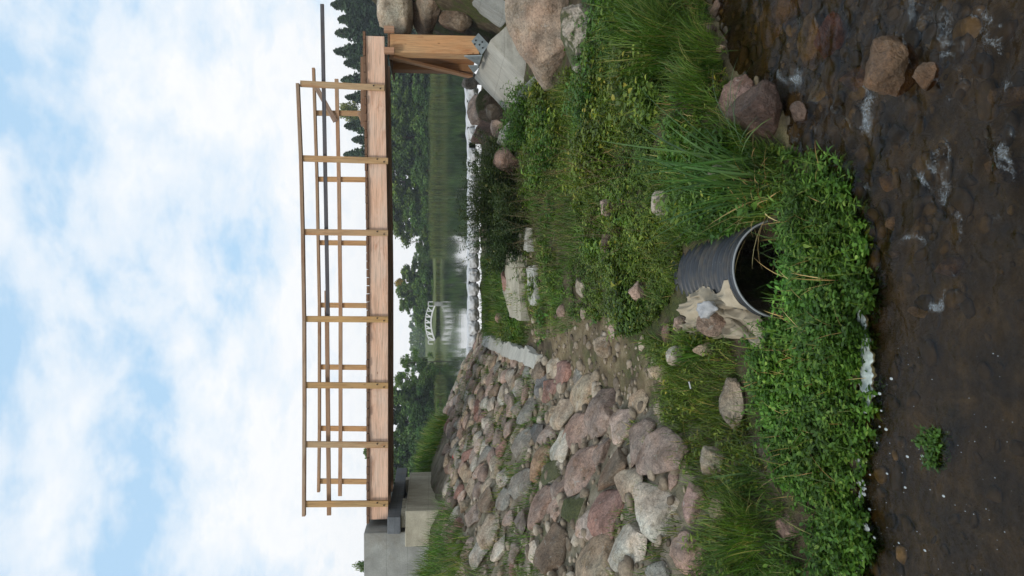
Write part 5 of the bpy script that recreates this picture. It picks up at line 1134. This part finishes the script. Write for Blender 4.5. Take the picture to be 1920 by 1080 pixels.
def hills():
    xs = np.linspace(-420, 420, 200); V = []; g = 0
    for j, (y, f) in enumerate(((320, 0), (350, .55), (400, 1), (520, 1.1), (700, .6))):
        hh = 5.5+3*np.exp(-((xs+35)/60)**2)+4*vnoise(np.stack([xs*.02, xs*0+j, xs*0], 1), 5)
        V.append(np.stack([xs, np.full(200, y), 1.6+hh*f*.62], 1))
    V = np.concatenate(V); i = np.arange(1000).reshape(5, 200); q = np.stack([i[:-1, :-1], i[:-1, 1:], i[1:, 1:], i[1:, :-1]], -1).reshape(-1, 4)
    tag(link('hills', mesh('hills', V, q, flat('wooded_hill', (.045, .06, .04), .95, .3, .05))), kind='structure')
    g = np.random.default_rng(19); Vs, Fs, m = [], [], 0; cr = [crown_broad(800+k, 1, .8, 14, 40, .10, .05)[1] for k in range(4)]
    for k in range(420):
        x = g.uniform(-150, 60); y = g.uniform(300, 400); f = np.interp(y, [320, 350, 400], [0, .55, 1]); z = 1.6+(5.5+3*math.exp(-((x+35)/60)**2))*f*.62-1; h = g.uniform(6, 9)
        if -60 < x < -5 or g.random() < .5:
            V, q = cr[k % 4]; Vs.append(V*np.array([h, h, h])+[x, y, z]); Fs.append(q+m); m += len(V)
    stuff('distant_forest', (np.concatenate(Vs), np.concatenate(Fs)), 'tree')
hills()
def white_bridge():
    Y = 131.0; a, b = at(818, 566, Y), at(818, 645, Y); L = a.x-b.x; xc = (a.x+b.x)/2
    t = empty('white_footbridge', (xc, Y, LAKE+.2), 'small arched white footbridge on the far shore', 'bridge')
    zb = LAKE+.6; rise = .65
    def z(u): return zb+rise*(1-(2*u-1)**2)
    n = 12
    for dy in (0, 1.8):
        V = []; Fq = []
        for k in range(n+1):
            u = k/n; x = b.x+.6+(L-1.2)*u
            for yy, zz in ((0, -.12), (.2, -.12), (.2, .12), (0, .12)): V.append((x, Y+dy+yy, z(u)+zz))
        for k in range(n):
            for s in range(4): Fq.append((k*4+s, k*4+(s+1) % 4, k*4+4+(s+1) % 4, k*4+4+s))
        link('arch_beam', mesh('arch_beam', V, Fq, M['white'], False), t)
        for k in range(n): 
            u, u2 = k/n, (k+1)/n; x, x2 = b.x+.6+(L-1.2)*u, b.x+.6+(L-1.2)*u2
            bar('rail', (x, Y+dy+.1, z(u)+.95), (x2, Y+dy+.1, z(u2)+.95), .1, .13, M['white'], t, bev=0)
            if k % 2 == 0:
                bar('diagonal', (x, Y+dy+.1, z(u)+.1), (x2, Y+dy+.1, z(u2)+.9), .07, .1, M['white'], t, bev=0)
                bar('post', (x, Y+dy+.1, z(u)), (x, Y+dy+.1, z(u)+1.05), .1, .13, M['white'], t, bev=0)
    V = []; Fq = []
    for k in range(n+1):
        u = k/n; x = b.x+.6+(L-1.2)*u; V += [(x, Y+.2, z(u)+.1), (x, Y+1.8, z(u)+.1), (x, Y+1.8, z(u)+.0), (x, Y+.2, z(u)+.0)]
    for k in range(n):
        for s in range(4): Fq.append((k*4+s, k*4+(s+1) % 4, k*4+4+(s+1) % 4, k*4+4+s))
    link('deck', mesh('deck', V, Fq, M['white'], False), t)
    for x in (b.x+.35, a.x-.35):
        link('pier', boxmesh('pier', .7, 2.1, .7, M['conc'], .03), t, Matrix.Translation((x, Y+1, LAKE+.35)))
        for dx in (-.35, .35): bar('pier_post', (x+dx, Y+.1, LAKE+.9), (x+dx, Y+.1, LAKE+1.75), .1, .13, M['white'], t, bev=0)
        bar('pier_rail', (x-.4, Y+.1, LAKE+1.7), (x+.4, Y+.1, LAKE+1.7), .1, .12, M['white'], t, bev=0)
white_bridge()
print('objects', len(bpy.data.objects))

def haze():
    bm = bmesh.new(); bmesh.ops.create_cube(bm, size=1)
    for v in bm.verts: v.co = Vector((v.co.x*1300, 190+v.co.y*460, 14+v.co.z*42))
    me = bpy.data.meshes.new('haze'); bm.to_mesh(me); bm.free()
    mt = bpy.data.materials.new('haze'); mt.use_nodes = True; nt = mt.node_tree; nt.nodes.clear(); o = nt.nodes.new('ShaderNodeOutputMaterial'); p = nt.nodes.new('ShaderNodeVolumePrincipled')
    p.inputs['Color'].default_value = (.86, .93, 1, 1); p.inputs['Density'].default_value = .0005; p.inputs['Anisotropy'].default_value = .2; nt.links.new(p.outputs[0], o.inputs['Volume']); me.materials.append(mt)
    tag(link('haze', me), kind='stuff')
haze()
